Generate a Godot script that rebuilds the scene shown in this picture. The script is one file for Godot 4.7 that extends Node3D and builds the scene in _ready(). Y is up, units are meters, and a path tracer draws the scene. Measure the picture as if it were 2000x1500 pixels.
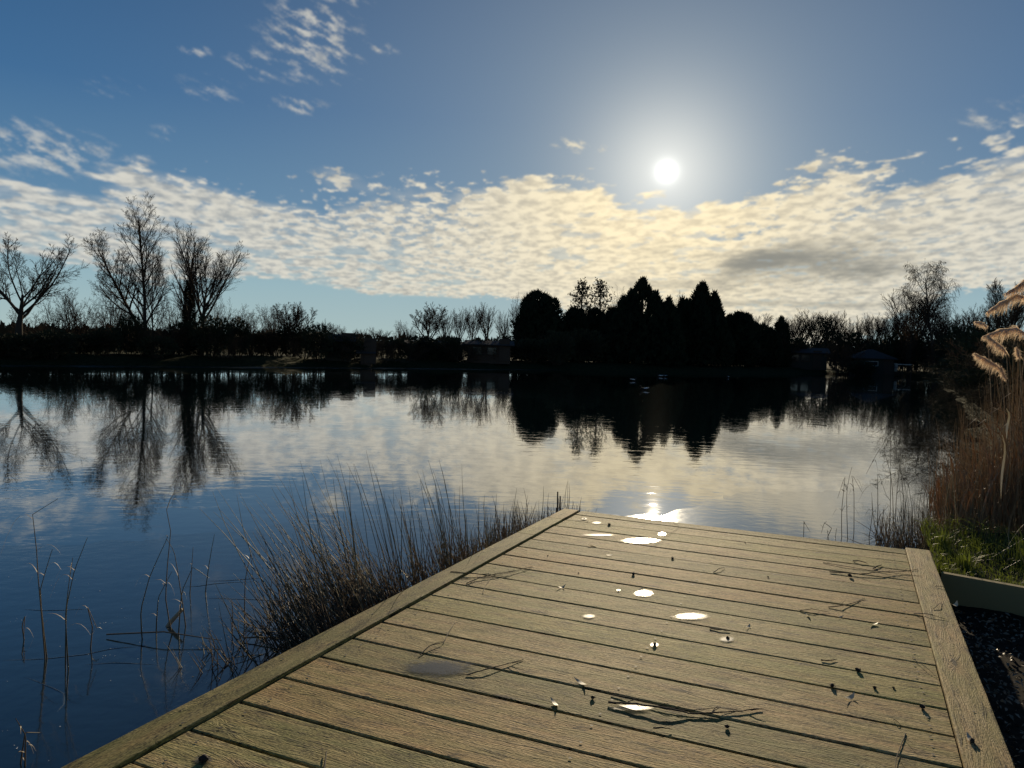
extends Node3D
# A winter lake seen from a timber fishing platform, low sun ahead. Metres, y up, water surface at y = 0.

const SUN := Vector3(0.18077, 0.22083, -0.95841)
const DECK_TOP := 0.30
const DECK_YAW := -0.41386
const LAKE := [[-28.2, -35.5], [-25.0, -37.8], [-19.7, -42.6], [-12.9, -48.8], [-3.7, -55.8], [3.9, -60.1], [12.2, -62.5], [20.0, -66.5], [27.0, -72.5], [33.0, -78.0], [38.5, -74.0],
	[36.0, -64.0], [25.5, -46.0], [17.4, -30.0], [11.4, -19.0], [7.2, -12.2], [5.0, -8.7], [4.1, -7.3], [3.35, -6.5], [2.9, -5.75], [2.3, -5.0], [1.0, -2.2], [-0.3, 1.2], [-0.9, 2.6], [-3.0, 3.2],
	[-8.0, 4.0], [-18.0, 2.0], [-30.0, -6.0], [-35.0, -20.0], [-32.0, -31.0]]

var used := {}
var lake_points := PackedVector2Array()
var noise_a := FastNoiseLite.new()
var noise_b := FastNoiseLite.new()
var M := {}


# ---------------------------------------------------------------- helpers
class Buf:
	var v := PackedVector3Array()
	var n := PackedVector3Array()
	var t := PackedVector2Array()
	var i := PackedInt32Array()

	func tube(pts: Array, rad: Array, sides: int) -> void:
		var first := v.size()
		var m := pts.size()
		var side := Vector3.ZERO
		for k in m:
			var d: Vector3 = (pts[mini(k + 1, m - 1)] - pts[maxi(k - 1, 0)]).normalized()
			if k == 0:
				side = d.cross(Vector3(0.31, 0.17, 0.93) if absf(d.z) < 0.9 else Vector3(1, 0.1, 0)).normalized()
			else:
				side = (side - d * side.dot(d)).normalized()
			var other := d.cross(side)
			for s in sides:
				var a := TAU * s / sides
				var o := side * cos(a) + other * sin(a)
				v.append(pts[k] + o * rad[k])
				n.append(o)
				t.append(Vector2(float(s) / sides, float(k)))
		for k in m - 1:
			for s in sides:
				var a := first + k * sides + s
				var b := first + k * sides + (s + 1) % sides
				i.append_array([a, a + sides, b, b, a + sides, b + sides])

	func cap(at: Vector3, d: Vector3, r: float, sides: int) -> void:
		var first := v.size()
		var side := d.cross(Vector3(0.31, 0.17, 0.93)).normalized()
		var other := d.cross(side)
		v.append(at)
		n.append(d)
		t.append(Vector2.ZERO)
		for s in sides:
			var a := TAU * s / sides
			v.append(at + (side * cos(a) + other * sin(a)) * r)
			n.append(d)
			t.append(Vector2.ZERO)
		for s in sides:
			i.append_array([first, first + 1 + (s + 1) % sides, first + 1 + s])

	func tri(a: Vector3, b: Vector3, c: Vector3) -> void:
		var k := v.size()
		var nn := (c - a).cross(b - a).normalized()
		v.append_array([a, b, c])
		n.append_array([nn, nn, nn])
		t.append_array([Vector2(a.x, a.z), Vector2(b.x, b.z), Vector2(c.x, c.z)])
		i.append_array([k, k + 1, k + 2])

	func quad(a: Vector3, b: Vector3, c: Vector3, d: Vector3, uv := []) -> void:
		var k := v.size()
		var nn := (c - a).cross(b - a).normalized()
		v.append_array([a, b, c, d])
		n.append_array([nn, nn, nn, nn])
		if uv:
			t.append_array(uv)
		else:
			t.append_array([Vector2(a.x, a.z), Vector2(b.x, b.z), Vector2(c.x, c.z), Vector2(d.x, d.z)])
		i.append_array([k, k + 1, k + 2, k, k + 2, k + 3])

	func box(c: Vector3, s: Vector3, b := Basis()) -> void:
		var h := s / 2
		for f in [[Vector3.RIGHT, Vector3.UP, Vector3.BACK], [Vector3.UP, Vector3.BACK, Vector3.RIGHT], [Vector3.BACK, Vector3.RIGHT, Vector3.UP]]:
			for g in [-1.0, 1.0]:
				var o: Vector3 = f[0] * g * h
				var p: Vector3 = f[1] * h
				var q: Vector3 = f[2] * h * g
				quad(c + b * (o - p - q), c + b * (o - p + q), c + b * (o + p + q), c + b * (o + p - q))

	func ribbon(pts: Array, wide: Array, across: Vector3) -> void:
		var first := v.size()
		var m := pts.size()
		for k in m:
			var d: Vector3 = (pts[mini(k + 1, m - 1)] - pts[maxi(k - 1, 0)]).normalized()
			var s := (across - d * across.dot(d)).normalized()
			var nn := d.cross(s)
			v.append_array([pts[k] - s * wide[k], pts[k] + s * wide[k]])
			n.append_array([nn, nn])
			t.append_array([Vector2(0, k), Vector2(1, k)])
		for k in m - 1:
			var a := first + 2 * k
			i.append_array([a, a + 1, a + 2, a + 1, a + 3, a + 2])

	func mesh() -> ArrayMesh:
		var a := []
		a.resize(Mesh.ARRAY_MAX)
		a[Mesh.ARRAY_VERTEX] = v
		a[Mesh.ARRAY_NORMAL] = n
		a[Mesh.ARRAY_TEX_UV] = t
		a[Mesh.ARRAY_INDEX] = i
		var m := ArrayMesh.new()
		m.add_surface_from_arrays(Mesh.PRIMITIVE_TRIANGLES, a)
		return m


func numbered(called: String) -> String:
	used[called] = used.get(called, -1) + 1
	return called if used[called] == 0 else "%s_%03d" % [called, used[called]]


func tag(o: Node, label: String, category: String, group := "", kind := "") -> void:
	if label:
		o.set_meta("label", label)
	if category:
		o.set_meta("category", category)
	if group:
		o.set_meta("group", group)
	if kind:
		o.set_meta("kind", kind)


func part(called: String, m: Mesh, mat: Material, parent: Node3D) -> MeshInstance3D:
	var o := MeshInstance3D.new()
	o.name = called
	o.mesh = m
	o.material_override = mat
	parent.add_child(o, true)
	return o


func thing(called: String, at: Vector3, label: String, category: String, group := "", turn := 0.0) -> Node3D:
	var o := Node3D.new()
	o.name = numbered(called)
	add_child(o)
	o.position = at
	o.rotation.y = turn
	tag(o, label, category, group)
	return o


func solo(called: String, m: Mesh, mat: Material, at: Vector3, label: String, category: String, group := "", turn := 0.0) -> MeshInstance3D:
	var o := MeshInstance3D.new()
	o.name = numbered(called)
	o.mesh = m
	o.material_override = mat
	add_child(o)
	o.position = at
	o.rotation.y = turn
	tag(o, label, category, group)
	return o


func setting(called: String, m: Mesh, mat: Material, label: String, category: String, kind := "structure") -> MeshInstance3D:
	var o := solo(called, m, mat, Vector3.ZERO, label, category)
	o.set_meta("kind", kind)
	return o


func copy(o: Node3D, at: Vector3, turn: float, size: Vector3, label: String, group: String) -> Node3D:
	var c: Node3D = o.duplicate()
	c.name = numbered(String(o.name).rstrip("0123456789").trim_suffix("_") if o.name.contains("_0") else String(o.name))
	add_child(c)
	c.position = at
	c.rotation.y = turn
	c.scale = size
	c.set_meta("label", label)
	c.set_meta("group", group)
	return c


func lin(r: float, g: float, b: float) -> Color:
	return Color(r, g, b).linear_to_srgb()


func paint(r: float, g: float, b: float, rough := 0.9, spec := 0.5) -> StandardMaterial3D:
	var m := StandardMaterial3D.new()
	m.albedo_color = lin(r, g, b)
	m.roughness = rough
	m.metallic_specular = spec
	return m


func noise_tex(seed_: int, freq: float, w: int, h: int, ramp: Array, octaves := 4, normal := false, strength := 6.0) -> NoiseTexture2D:
	var f := FastNoiseLite.new()
	f.seed = seed_
	f.noise_type = FastNoiseLite.TYPE_SIMPLEX_SMOOTH
	f.frequency = freq
	f.fractal_octaves = octaves
	var t := NoiseTexture2D.new()
	t.width = w
	t.height = h
	t.seamless = true
	t.noise = f
	if normal:
		t.as_normal_map = true
		t.bump_strength = strength
	elif ramp:
		var g := Gradient.new()
		g.offsets = PackedFloat32Array(ramp.map(func(x): return x[0]))
		g.colors = PackedColorArray(ramp.map(func(x): return x[1]))
		t.color_ramp = g
	return t


func to_world(p: Vector3) -> Vector3:   # from the platform's own axes (x to its right, -z along it)
	return p.rotated(Vector3.UP, DECK_YAW)


func lake_distance(x: float, z: float) -> float:   # negative inside the lake
	var p := Vector2(x, z)
	var best := 1e9
	var inside := false
	var m := lake_points.size()
	for k in m:
		var a := lake_points[k]
		var b := lake_points[(k + 1) % m]
		var q := Geometry2D.get_closest_point_to_segment(p, a, b)
		best = minf(best, p.distance_squared_to(q))
		if (a.y > p.y) != (b.y > p.y) and p.x < (b.x - a.x) * (p.y - a.y) / (b.y - a.y) + a.x:
			inside = not inside
	return -sqrt(best) if inside else sqrt(best)


func ground_height(x: float, z: float) -> float:
	var d := lake_distance(x, z) + 0.5 * noise_a.get_noise_2d(x * 0.9, z * 0.9) * clampf(Vector2(x, z).length() / 15.0, 0.0, 1.0)
	if d < 0.0:
		return maxf(-0.7, d * 0.5)
	var far := clampf((Vector2(x, z).length() - 12.0) / 20.0, 0.0, 1.0)
	var h := lerpf(minf(0.35, 0.03 + 0.045 * d), minf(0.55, 0.06 + 0.22 * d), far)
	return h + 0.06 * noise_b.get_noise_2d(x, z) * minf(d, 1.0)
const BARE := [["spread", -26.89, -42.15, 7.19, 0.19, -0.12, 3.14], ["lean", -21.95, -47.14, 8.05, -2.52, 1.26, 1.89], ["tall", -21.85, -46.08, 10.14, -0.39, 0.19, 2.19], ["tall", -21.85, -47.19, 7.39, -0.26, 0.12, 1.03], ["vase", -19.4, -48.24, 8.86, 0.4, -0.16, 2.4], ["bush", -21.34, -48.51, 4.28, -0.03, 0.02, 1.57], ["bush", -20.91, -49.79, 6.18, 0.03, -0.01, 1.07], ["vase", -14.9, -52.94, 4.33, -0.06, 0.02, 1.82], ["bush", -17.59, -52.11, 4.06, 0.01, -0.0, 1.45], ["bush", -16.93, -54.43, 3.58, 0.12, -0.04, 1.32], ["spread", -6.65, -61.64, 5.18, -0.24, 0.03, 1.94], ["bush", -10.12, -69.26, 3.9, -0.31, 0.05, 1.16], ["vase", -4.63, -65.84, 5.07, -0.25, 0.02, 1.31], ["vase", -2.09, -67.97, 5.52, -0.46, 0.02, 1.39], ["vase", -0.76, -70.0, 5.33, -0.14, 0.0, 1.16], ["bush", 0.67, -75.0, 7.01, -0.2, -0.0, 1.49], ["bush", 10.38, -79.32, 8.5, -0.28, -0.04, 1.58], ["bush", 17.1, -80.2, 8.1, -0.27, -0.06, 1.62], ["vase", 28.3, -90.69, 6.73, -0.06, -0.02, 2.19], ["vase", 35.44, -91.37, 7.34, -0.14, -0.06, 2.91], ["vase", 39.3, -91.95, 6.28, -0.2, -0.09, 1.98], ["vase", 40.98, -89.02, 6.92, -0.23, -0.1, 2.59], ["vase", 41.8, -85.31, 6.89, -0.45, -0.22, 1.88], ["birch", 40.17, -73.77, 11.39, -0.79, -0.42, 3.6], ["bush", 38.15, -74.84, 7.27, -0.36, -0.18, 1.66], ["vase", 40.92, -68.74, 6.54, -0.03, -0.02, 1.85], ["vase", 37.79, -58.92, 8.47, -0.28, -0.18, 2.08], ["bush", -27.44, -48.82, 4.61, 0.23, -0.13, 1.66], ["bush", -26.59, -51.55, 5.52, 0.11, -0.05, 1.53], ["bush", -31.67, -50.96, 3.33, 0.48, -0.3, 1.58], ["bush", -19.83, -54.5, 4.2, -0.05, 0.02, 1.53], ["bush", -27.27, -46.61, 3.67, 0.11, -0.06, 1.43], ["bush", -25.19, -51.13, 3.84, -0.02, 0.01, 1.69], ["bush", -19.2, -50.47, 4.99, 0.15, -0.06, 1.25], ["bush", -14.5, -56.16, 3.17, 0.02, -0.01, 1.34], ["bush", -28.33, -52.89, 3.49, -0.15, 0.08, 1.78], ["bush", -17.82, -57.29, 4.42, -0.13, 0.04, 1.39]]
const EVERGREEN := [["round", 1.89, -65.97, 6.57, -0.27, -0.01, 2.57], ["pine", 6.0, -69.74, 7.89, -0.33, -0.03, 1.43], ["pine", 7.86, -71.57, 8.11, -0.26, -0.03, 1.52], ["cone", 10.99, -67.11, 7.99, -0.17, -0.03, 3.95], ["cone", 16.78, -70.02, 8.07, -0.14, -0.03, 3.23], ["round", 5.28, -68.8, 5.36, -0.06, -0.0, 1.59], ["round", 8.86, -69.44, 5.5, -0.16, -0.02, 1.85], ["round", 14.15, -69.58, 5.76, -0.18, -0.04, 1.64], ["round", 21.1, -73.01, 5.68, -0.31, -0.09, 1.91], ["cone", 26.65, -77.55, 5.45, -0.08, -0.03, 0.97], ["pine", 34.24, -85.39, 5.76, -0.28, -0.11, 2.43], ["round", 24.97, -76.0, 4.33, -0.81, -0.26, 1.32], ["round", 3.9, -70.89, 4.41, 0.02, 0.0, 1.87], ["round", 7.48, -71.61, 5.48, -0.16, -0.02, 2.14], ["round", 10.17, -72.29, 5.4, -0.26, -0.04, 2.41], ["round", 14.06, -72.65, 5.64, -0.08, -0.02, 2.2], ["round", 16.24, -73.22, 5.34, -0.3, -0.07, 1.98], ["round", 19.79, -74.41, 5.02, -0.02, -0.0, 2.03], ["round", 23.22, -75.51, 4.87, -0.24, -0.07, 1.83]]
const SHRUBS := [[-28.23, -36.81, 1.8, 0.0, -0.0, 0.95, -160], [-27.76, -37.03, 1.87, 0.0, -0.0, 0.95, -134], [-29.42, -40.17, 1.41, 0.0, -0.0, 1.2, -108], [-28.28, -39.54, 1.88, 0.0, -0.0, 0.94, -82], [-26.71, -38.26, 1.92, 0.0, -0.0, 0.87, -56], [-28.21, -41.43, 1.46, 0.0, -0.0, 1.23, -30], [-26.1, -39.33, 1.57, 0.0, -0.0, 0.92, -4], [-27.07, -41.86, 1.71, -0.0, 0.0, 1.24, 22], [-25.01, -39.73, 1.56, -0.0, 0.0, 1.06, 48], [-25.61, -41.83, 1.72, -0.0, 0.0, 0.9, 74], [-24.15, -40.58, 1.87, -0.0, 0.0, 1.22, 100], [-24.77, -42.86, 1.63, -0.0, 0.0, 0.96, 126], [-24.33, -43.39, 1.68, -0.0, 0.0, 1.26, 152], [-23.68, -43.56, 1.78, -0.01, 0.0, 1.02, 178], [-22.98, -43.67, 2.12, -0.01, 0.0, 0.89, 204], [-23.26, -45.69, 2.57, -0.01, 0.01, 0.87, 230], [-22.3, -45.33, 2.93, -0.02, 0.01, 0.97, 256], [-21.41, -45.1, 2.3, -0.01, 0.01, 0.99, 282], [-20.31, -44.39, 1.7, -0.01, 0.0, 1.0, 308], [-20.63, -46.83, 2.83, -0.02, 0.01, 0.98, 334], [-20.28, -47.9, 2.67, -0.02, 0.01, 1.02, 360], [-19.96, -49.15, 2.43, -0.02, 0.01, 0.93, 386], [-18.19, -46.77, 3.1, -0.03, 0.01, 1.21, 412], [-17.61, -47.36, 2.37, -0.02, 0.01, 1.0, 438], [-17.34, -48.89, 3.05, -0.03, 0.01, 0.88, 464], [-17.34, -51.38, 2.36, -0.03, 0.01, 1.41, 490], [-16.73, -52.22, 2.34, -0.03, 0.01, 0.91, 516], [-16.0, -52.79, 3.07, -0.04, 0.01, 1.33, 542], [-15.22, -53.23, 2.92, -0.04, 0.01, 1.25, 568], [-13.66, -50.8, 2.28, -0.03, 0.01, 0.97, 594], [-12.77, -50.73, 2.86, -0.04, 0.01, 1.06, 620], [-12.26, -52.28, 1.78, -0.02, 0.01, 0.89, 646], [-11.35, -52.2, 2.18, -0.03, 0.01, 1.3, 672], [-10.69, -53.4, 2.09, -0.03, 0.01, 0.95, 698], [-10.01, -54.66, 1.86, -0.03, 0.01, 1.03, 724], [-8.89, -53.58, 2.28, -0.04, 0.01, 0.99, 750], [-8.13, -54.63, 2.05, -0.03, 0.0, 0.93, 776], [-7.33, -55.69, 2.17, -0.04, 0.0, 1.48, 802], [-6.59, -57.59, 2.39, -0.04, 0.01, 1.4, 828], [-5.87, -60.31, 2.32, -0.04, 0.0, 1.29, 854], [-4.66, -58.18, 2.4, -0.05, 0.0, 0.98, 880], [-3.65, -58.0, 2.35, -0.05, 0.0, 1.47, 906], [-2.75, -59.88, 2.21, -0.04, 0.0, 1.01, 932], [-1.7, -59.36, 2.51, -0.05, 0.0, 1.1, 958], [-0.73, -62.98, 2.61, -0.06, 0.0, 1.13, 984], [0.36, -63.91, 3.63, -0.09, -0.0, 1.41, 1010], [1.41, -62.08, 2.45, -0.05, -0.0, 1.58, 1036], [2.57, -64.52, 2.95, -0.07, -0.0, 1.54, 1062], [3.53, -61.84, 3.12, -0.07, -0.0, 1.15, 1088], [4.91, -66.2, 2.77, -0.06, -0.0, 1.7, 1114], [5.99, -65.61, 3.49, -0.09, -0.01, 1.61, 1140], [7.25, -66.89, 3.15, -0.08, -0.01, 1.46, 1166], [8.39, -66.8, 3.17, -0.08, -0.01, 1.29, 1192], [9.78, -68.55, 2.89, -0.07, -0.01, 1.19, 1218], [11.04, -69.04, 2.87, -0.07, -0.01, 1.62, 1244], [12.25, -69.2, 4.17, -0.12, -0.02, 1.25, 1270], [13.31, -68.56, 2.93, -0.07, -0.01, 1.19, 1296], [14.68, -69.46, 4.08, -0.12, -0.02, 1.57, 1322], [16.43, -71.95, 3.39, -0.09, -0.02, 1.38, 1348], [17.93, -73.04, 4.52, -0.13, -0.03, 1.25, 1374], [18.51, -70.45, 3.25, -0.08, -0.02, 1.79, 1400], [20.98, -74.98, 3.51, -0.09, -0.03, 1.71, 1426], [21.66, -72.96, 3.37, -0.09, -0.03, 1.76, 1452], [24.21, -77.07, 4.28, -0.12, -0.04, 1.95, 1478], [25.33, -76.47, 4.1, -0.11, -0.04, 1.35, 1504], [27.2, -78.09, 4.83, -0.14, -0.05, 1.76, 1530], [29.03, -79.44, 3.71, -0.1, -0.04, 1.51, 1556], [34.12, -81.86, 3.94, -0.1, -0.04, 1.54, 1634], [34.47, -79.43, 4.34, -0.12, -0.05, 2.1, 1660], [35.32, -78.3, 4.68, -0.13, -0.06, 1.83, 1686], [36.05, -76.99, 3.74, -0.09, -0.04, 1.5, 1712], [38.51, -79.35, 4.35, -0.11, -0.06, 1.9, 1738], [39.31, -78.23, 4.62, -0.12, -0.06, 2.12, 1764], [40.18, -77.33, 5.15, -0.15, -0.08, 1.61, 1790], [40.56, -75.57, 4.78, -0.13, -0.07, 1.77, 1816], [39.28, -70.92, 3.98, -0.09, -0.05, 2.04, 1842], [39.38, -68.97, 4.74, -0.12, -0.07, 1.7, 1868], [40.4, -68.71, 4.56, -0.11, -0.07, 2.03, 1894], [39.13, -64.66, 3.97, -0.09, -0.05, 1.48, 1920], [40.27, -64.71, 4.21, -0.1, -0.06, 1.8, 1946], [39.14, -61.21, 4.17, -0.09, -0.06, 1.38, 1972], [39.71, -60.48, 3.76, -0.08, -0.05, 1.74, 1998], [40.22, -59.71, 3.62, -0.07, -0.05, 1.67, 2024], [39.16, -56.69, 3.94, -0.08, -0.06, 1.76, 2050]]
const HUTS := [[34.29, -74.49, 2.48, -0.04, -0.02, 2.17], [28.33, -79.08, 2.03, -0.03, -0.01, 3.05], [-1.84, -59.97, 1.69, -0.03, 0.0, 1.58], [-11.87, -52.68, 1.57, -0.02, 0.0, 0.82], [-6.07, -60.7, 1.56, -0.02, 0.0, 2.42], [-9.84, -52.08, 1.22, -0.01, 0.0, 0.28], [36.64, -74.48, 1.62, 0.0, 0.0, 0.55], [31.23, -73.65, 3.99, -0.1, -0.04, 1.85], [31.69, -81.02, 0.31, 0.05, 0.02, 2.01]]
const GULLS := [[5.55, -32.52], [9.71, -50.97], [9.87, -51.1], [10.11, -51.3], [14.79, -53.26], [6.63, -42.41]]
const TWIGS := [["stick", 0.004, [[-0.769, -2.723], [-0.674, -2.741], [-0.563, -2.753], [-0.476, -2.777], [-0.393, -2.824], [-0.311, -2.884], [-0.249, -2.939]]], ["stick", 0.002, [[-0.78, -2.798], [-0.689, -2.798], [-0.588, -2.781], [-0.489, -2.796], [-0.398, -2.853], [-0.331, -2.896]]], ["stick", 0.0025, [[-1.605, -2.782], [-1.609, -2.874], [-1.581, -2.942], [-1.605, -3.017]]], ["pale", 0.0018, [[-1.581, -2.942], [-1.621, -3.072], [-1.668, -3.219]]], ["stick", 0.0025, [[-1.341, -2.698], [-1.295, -2.756], [-1.247, -2.849], [-1.203, -2.943]]], ["stick", 0.0025, [[-1.884, -3.753], [-1.863, -3.862], [-1.813, -3.957], [-1.748, -4.063], [-1.692, -4.239]]], ["stick", 0.002, [[-2.05, -3.878], [-1.935, -3.91], [-1.83, -3.959], [-1.745, -3.984]]], ["stick", 0.0015, [[-1.954, -3.821], [-1.842, -3.918], [-1.73, -4.096], [-1.689, -4.192]]], ["pale", 0.0018, [[-1.732, -3.646], [-1.778, -3.771], [-1.813, -3.923]]], ["stick", 0.003, [[-0.076, -5.042], [0.095, -5.067], [0.208, -5.156], [0.324, -5.246], [0.419, -5.338]]], ["stick", 0.0018, [[-0.12, -5.248], [0.008, -5.217], [0.153, -5.211], [0.321, -5.196], [0.43, -5.186]]], ["bark", 0.0045, [[0.171, -5.259], [0.196, -5.324], [0.22, -5.378]]], ["bark", 0.004, [[0.055, -5.39], [0.097, -5.373], [0.138, -5.37]]], ["stick", 0.0025, [[-0.061, -4.322], [-0.008, -4.343], [0.053, -4.45], [0.112, -4.578]]], ["stick", 0.002, [[-0.193, -4.186], [-0.139, -4.217], [-0.054, -4.237]]], ["stick", 0.002, [[0.224, -2.979], [0.202, -2.863], [0.185, -2.761], [0.18, -2.7]]], ["bark", 0.0035, [[-1.414, -1.89], [-1.442, -1.932], [-1.473, -1.978]]], ["stick", 0.0015, [[0.293, -3.753], [0.332, -3.664], [0.376, -3.572]]], ["stick", 0.001, [[-1.134, -5.752], [-1.154, -5.397], [-1.179, -4.94]]], ["stick", 0.001, [[-1.215, -5.919], [-1.165, -5.83], [-1.113, -5.726]]], ["bark", 0.0025, [[-0.704, -4.671], [-0.682, -4.744], [-0.661, -4.806]]], ["bark", 0.0035, [[-0.566, -3.704], [-0.527, -3.696], [-0.477, -3.708]]], ["stick", 0.003, [[-0.07, -3.54], [-0.039, -3.544], [-0.008, -3.58]]], ["stick", 0.002, [[0.435, -4.524], [0.464, -4.585], [0.486, -4.671]]], ["stick", 0.002, [[0.342, -4.429], [0.398, -4.399], [0.486, -4.373]]], ["bark", 0.003, [[-0.574, -2.612], [-0.546, -2.614], [-0.516, -2.63]]], ["stick", 0.002, [[0.484, -4.992], [0.515, -4.987], [0.535, -4.988]]], ["stick", 0.0015, [[0.191, -3.074], [0.194, -3.059], [0.214, -3.044]]]]
const LEAVES := [[-0.916, -2.833, 2.2, 0.075], [-0.947, -2.622, 1.9, 0.07], [0.041, -3.203, 0.6, 0.07], [-0.158, -4.128, 1.7, 0.05], [0.146, -4.155, 0.3, 0.06], [-1.536, -4.91, 0.5, 0.07], [-1.012, -4.13, 0.4, 0.04], [-1.366, -4.731, 0.5, 0.05], [0.542, -4.655, 0.7, 0.08], [-0.406, -3.815, 0.9, 0.05], [-1.405, -3.95, 0.6, 0.06], [0.416, -3.011, 1.2, 0.07], [-0.005, -4.187, 0.2, 0.04]]
const BITS := [[-1.118, -4.388, 0.022], [-0.99, -4.853, 0.018], [-0.833, -2.737, 0.016], [-0.345, -2.739, 0.016], [-1.613, -5.557, 0.022], [0.074, -3.492, 0.022], [0.135, -3.343, 0.014], [0.294, -3.235, 0.022], [-0.469, -3.61, 0.016], [-0.749, -3.37, 0.018], [-1.197, -5.475, 0.01], [-1.843, -5.657, 0.01], [-1.111, -4.053, 0.007], [0.038, -4.999, 0.024], [0.204, -3.38, 0.01], [-0.019, -3.278, 0.02], [0.425, -3.0, 0.02], [-1.409, -4.256, 0.008], [-1.703, -4.52, 0.008], [-0.402, -4.737, 0.01], [-1.771, -1.764, 0.03], [-1.789, -5.568, 0.008], [-0.632, -5.541, 0.008]]
const PUDDLES := [[[[-1.418, -5.123], [-1.156, -5.279], [-1.31, -5.287], [-1.266, -5.117]], 1], [[[-1.725, -5.124], [-1.472, -5.275], [-1.613, -5.243], [-1.585, -5.156]], 2], [[[-1.028, -4.04], [-0.925, -4.098], [-0.992, -4.131], [-0.961, -4.009]], 3], [[[-0.762, -3.78], [-0.58, -3.88], [-0.683, -3.891], [-0.66, -3.77]], 4], [[[-0.51, -3.574], [-0.43, -3.617], [-0.476, -3.642], [-0.463, -3.551]], 5], [[[-1.161, -3.561], [-1.09, -3.6], [-1.137, -3.616], [-1.114, -3.546]], 6], [[[-1.648, -2.613], [-1.303, -2.796], [-1.532, -2.803], [-1.424, -2.612]], 7], [[[-0.764, -2.685], [-0.596, -2.772], [-0.687, -2.757], [-0.672, -2.701]], 8], [[[-1.226, -5.458], [-1.168, -5.493], [-1.212, -5.538], [-1.183, -5.414]], 9], [[[-1.87, -5.64], [-1.815, -5.674], [-1.86, -5.71], [-1.826, -5.606]], 10], [[[-1.758, -5.547], [-1.677, -5.597], [-1.733, -5.622], [-1.701, -5.522]], 11], [[[-1.124, -4.047], [-1.099, -4.06], [-1.116, -4.071], [-1.106, -4.036]], 12], [[[-1.811, -1.751], [-1.74, -1.787], [-1.802, -1.795], [-1.749, -1.743]], 13], [[[-0.771, -3.357], [-0.731, -3.379], [-0.758, -3.398], [-0.744, -3.339]], 14]]
const REEDS_DARK_WATER := [["bent", [[-2.242, -0.05, -3.733], [-2.261, 0.283, -3.722], [-2.283, 0.539, -3.708], [-2.269, 0.737, -3.717], [-2.207, 0.794, -3.754]]], ["tall", [[-2.239, -0.05, -3.746], [-2.266, 0.357, -3.73], [-2.239, 0.517, -3.746], [-2.211, 0.552, -3.763]]], ["tall", [[-2.116, -0.05, -3.681], [-2.123, 0.278, -3.677], [-2.108, 0.45, -3.686], [-2.039, 0.617, -3.724]]], ["tall", [[-2.067, -0.05, -3.625], [-2.073, 0.274, -3.621], [-2.078, 0.532, -3.619]]], ["bent", [[-2.105, -0.05, -3.873], [-2.111, 0.107, -3.869], [-2.1, 0.237, -3.875], [-2.071, 0.113, -3.891]]], ["tall", [[-1.905, -0.05, -4.027], [-1.913, 0.166, -4.024], [-1.885, 0.327, -4.037], [-1.808, 0.539, -4.072], [-1.793, 0.56, -4.079]]], ["bent", [[-1.774, -0.05, -4.111], [-1.826, 0.202, -4.088], [-1.806, 0.56, -4.097], [-1.819, 0.699, -4.092], [-1.767, 0.792, -4.114]]], ["tall", [[-1.759, -0.05, -4.228], [-1.785, 0.218, -4.217], [-1.834, 0.422, -4.196], [-1.847, 0.508, -4.19]]], ["tall", [[-1.886, -0.05, -4.798], [-1.874, 0.162, -4.802], [-1.82, 0.386, -4.823]]], ["tall", [[-1.979, -0.05, -4.789], [-1.968, 0.291, -4.793]]], ["bent", [[-2.497, -0.05, -3.979], [-2.501, 0.082, -3.977], [-2.493, 0.135, -3.981], [-2.485, 0.025, -3.986]]], ["bent", [[-1.475, -0.05, -4.333], [-1.468, 0.25, -4.335], [-1.444, 0.401, -4.343], [-1.421, 0.276, -4.351]]], ["tall", [[-1.511, -0.05, -4.249], [-1.52, 0.117, -4.246], [-1.506, 0.173, -4.251]]], ["tall", [[-1.751, -0.05, -2.786], [-1.756, 0.117, -2.784], [-1.76, 0.205, -2.781]]], ["bent", [[-1.784, -0.05, -2.802], [-1.765, 0.121, -2.814], [-1.751, 0.087, -2.822]]], ["bent", [[-1.764, -0.05, -4.127], [-1.733, 0.244, -4.14], [-1.711, 0.354, -4.15], [-1.643, 0.278, -4.177]]], ["tall", [[-1.889, -0.05, -4.139], [-1.874, 0.196, -4.146], [-1.834, 0.318, -4.164]]]]
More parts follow.
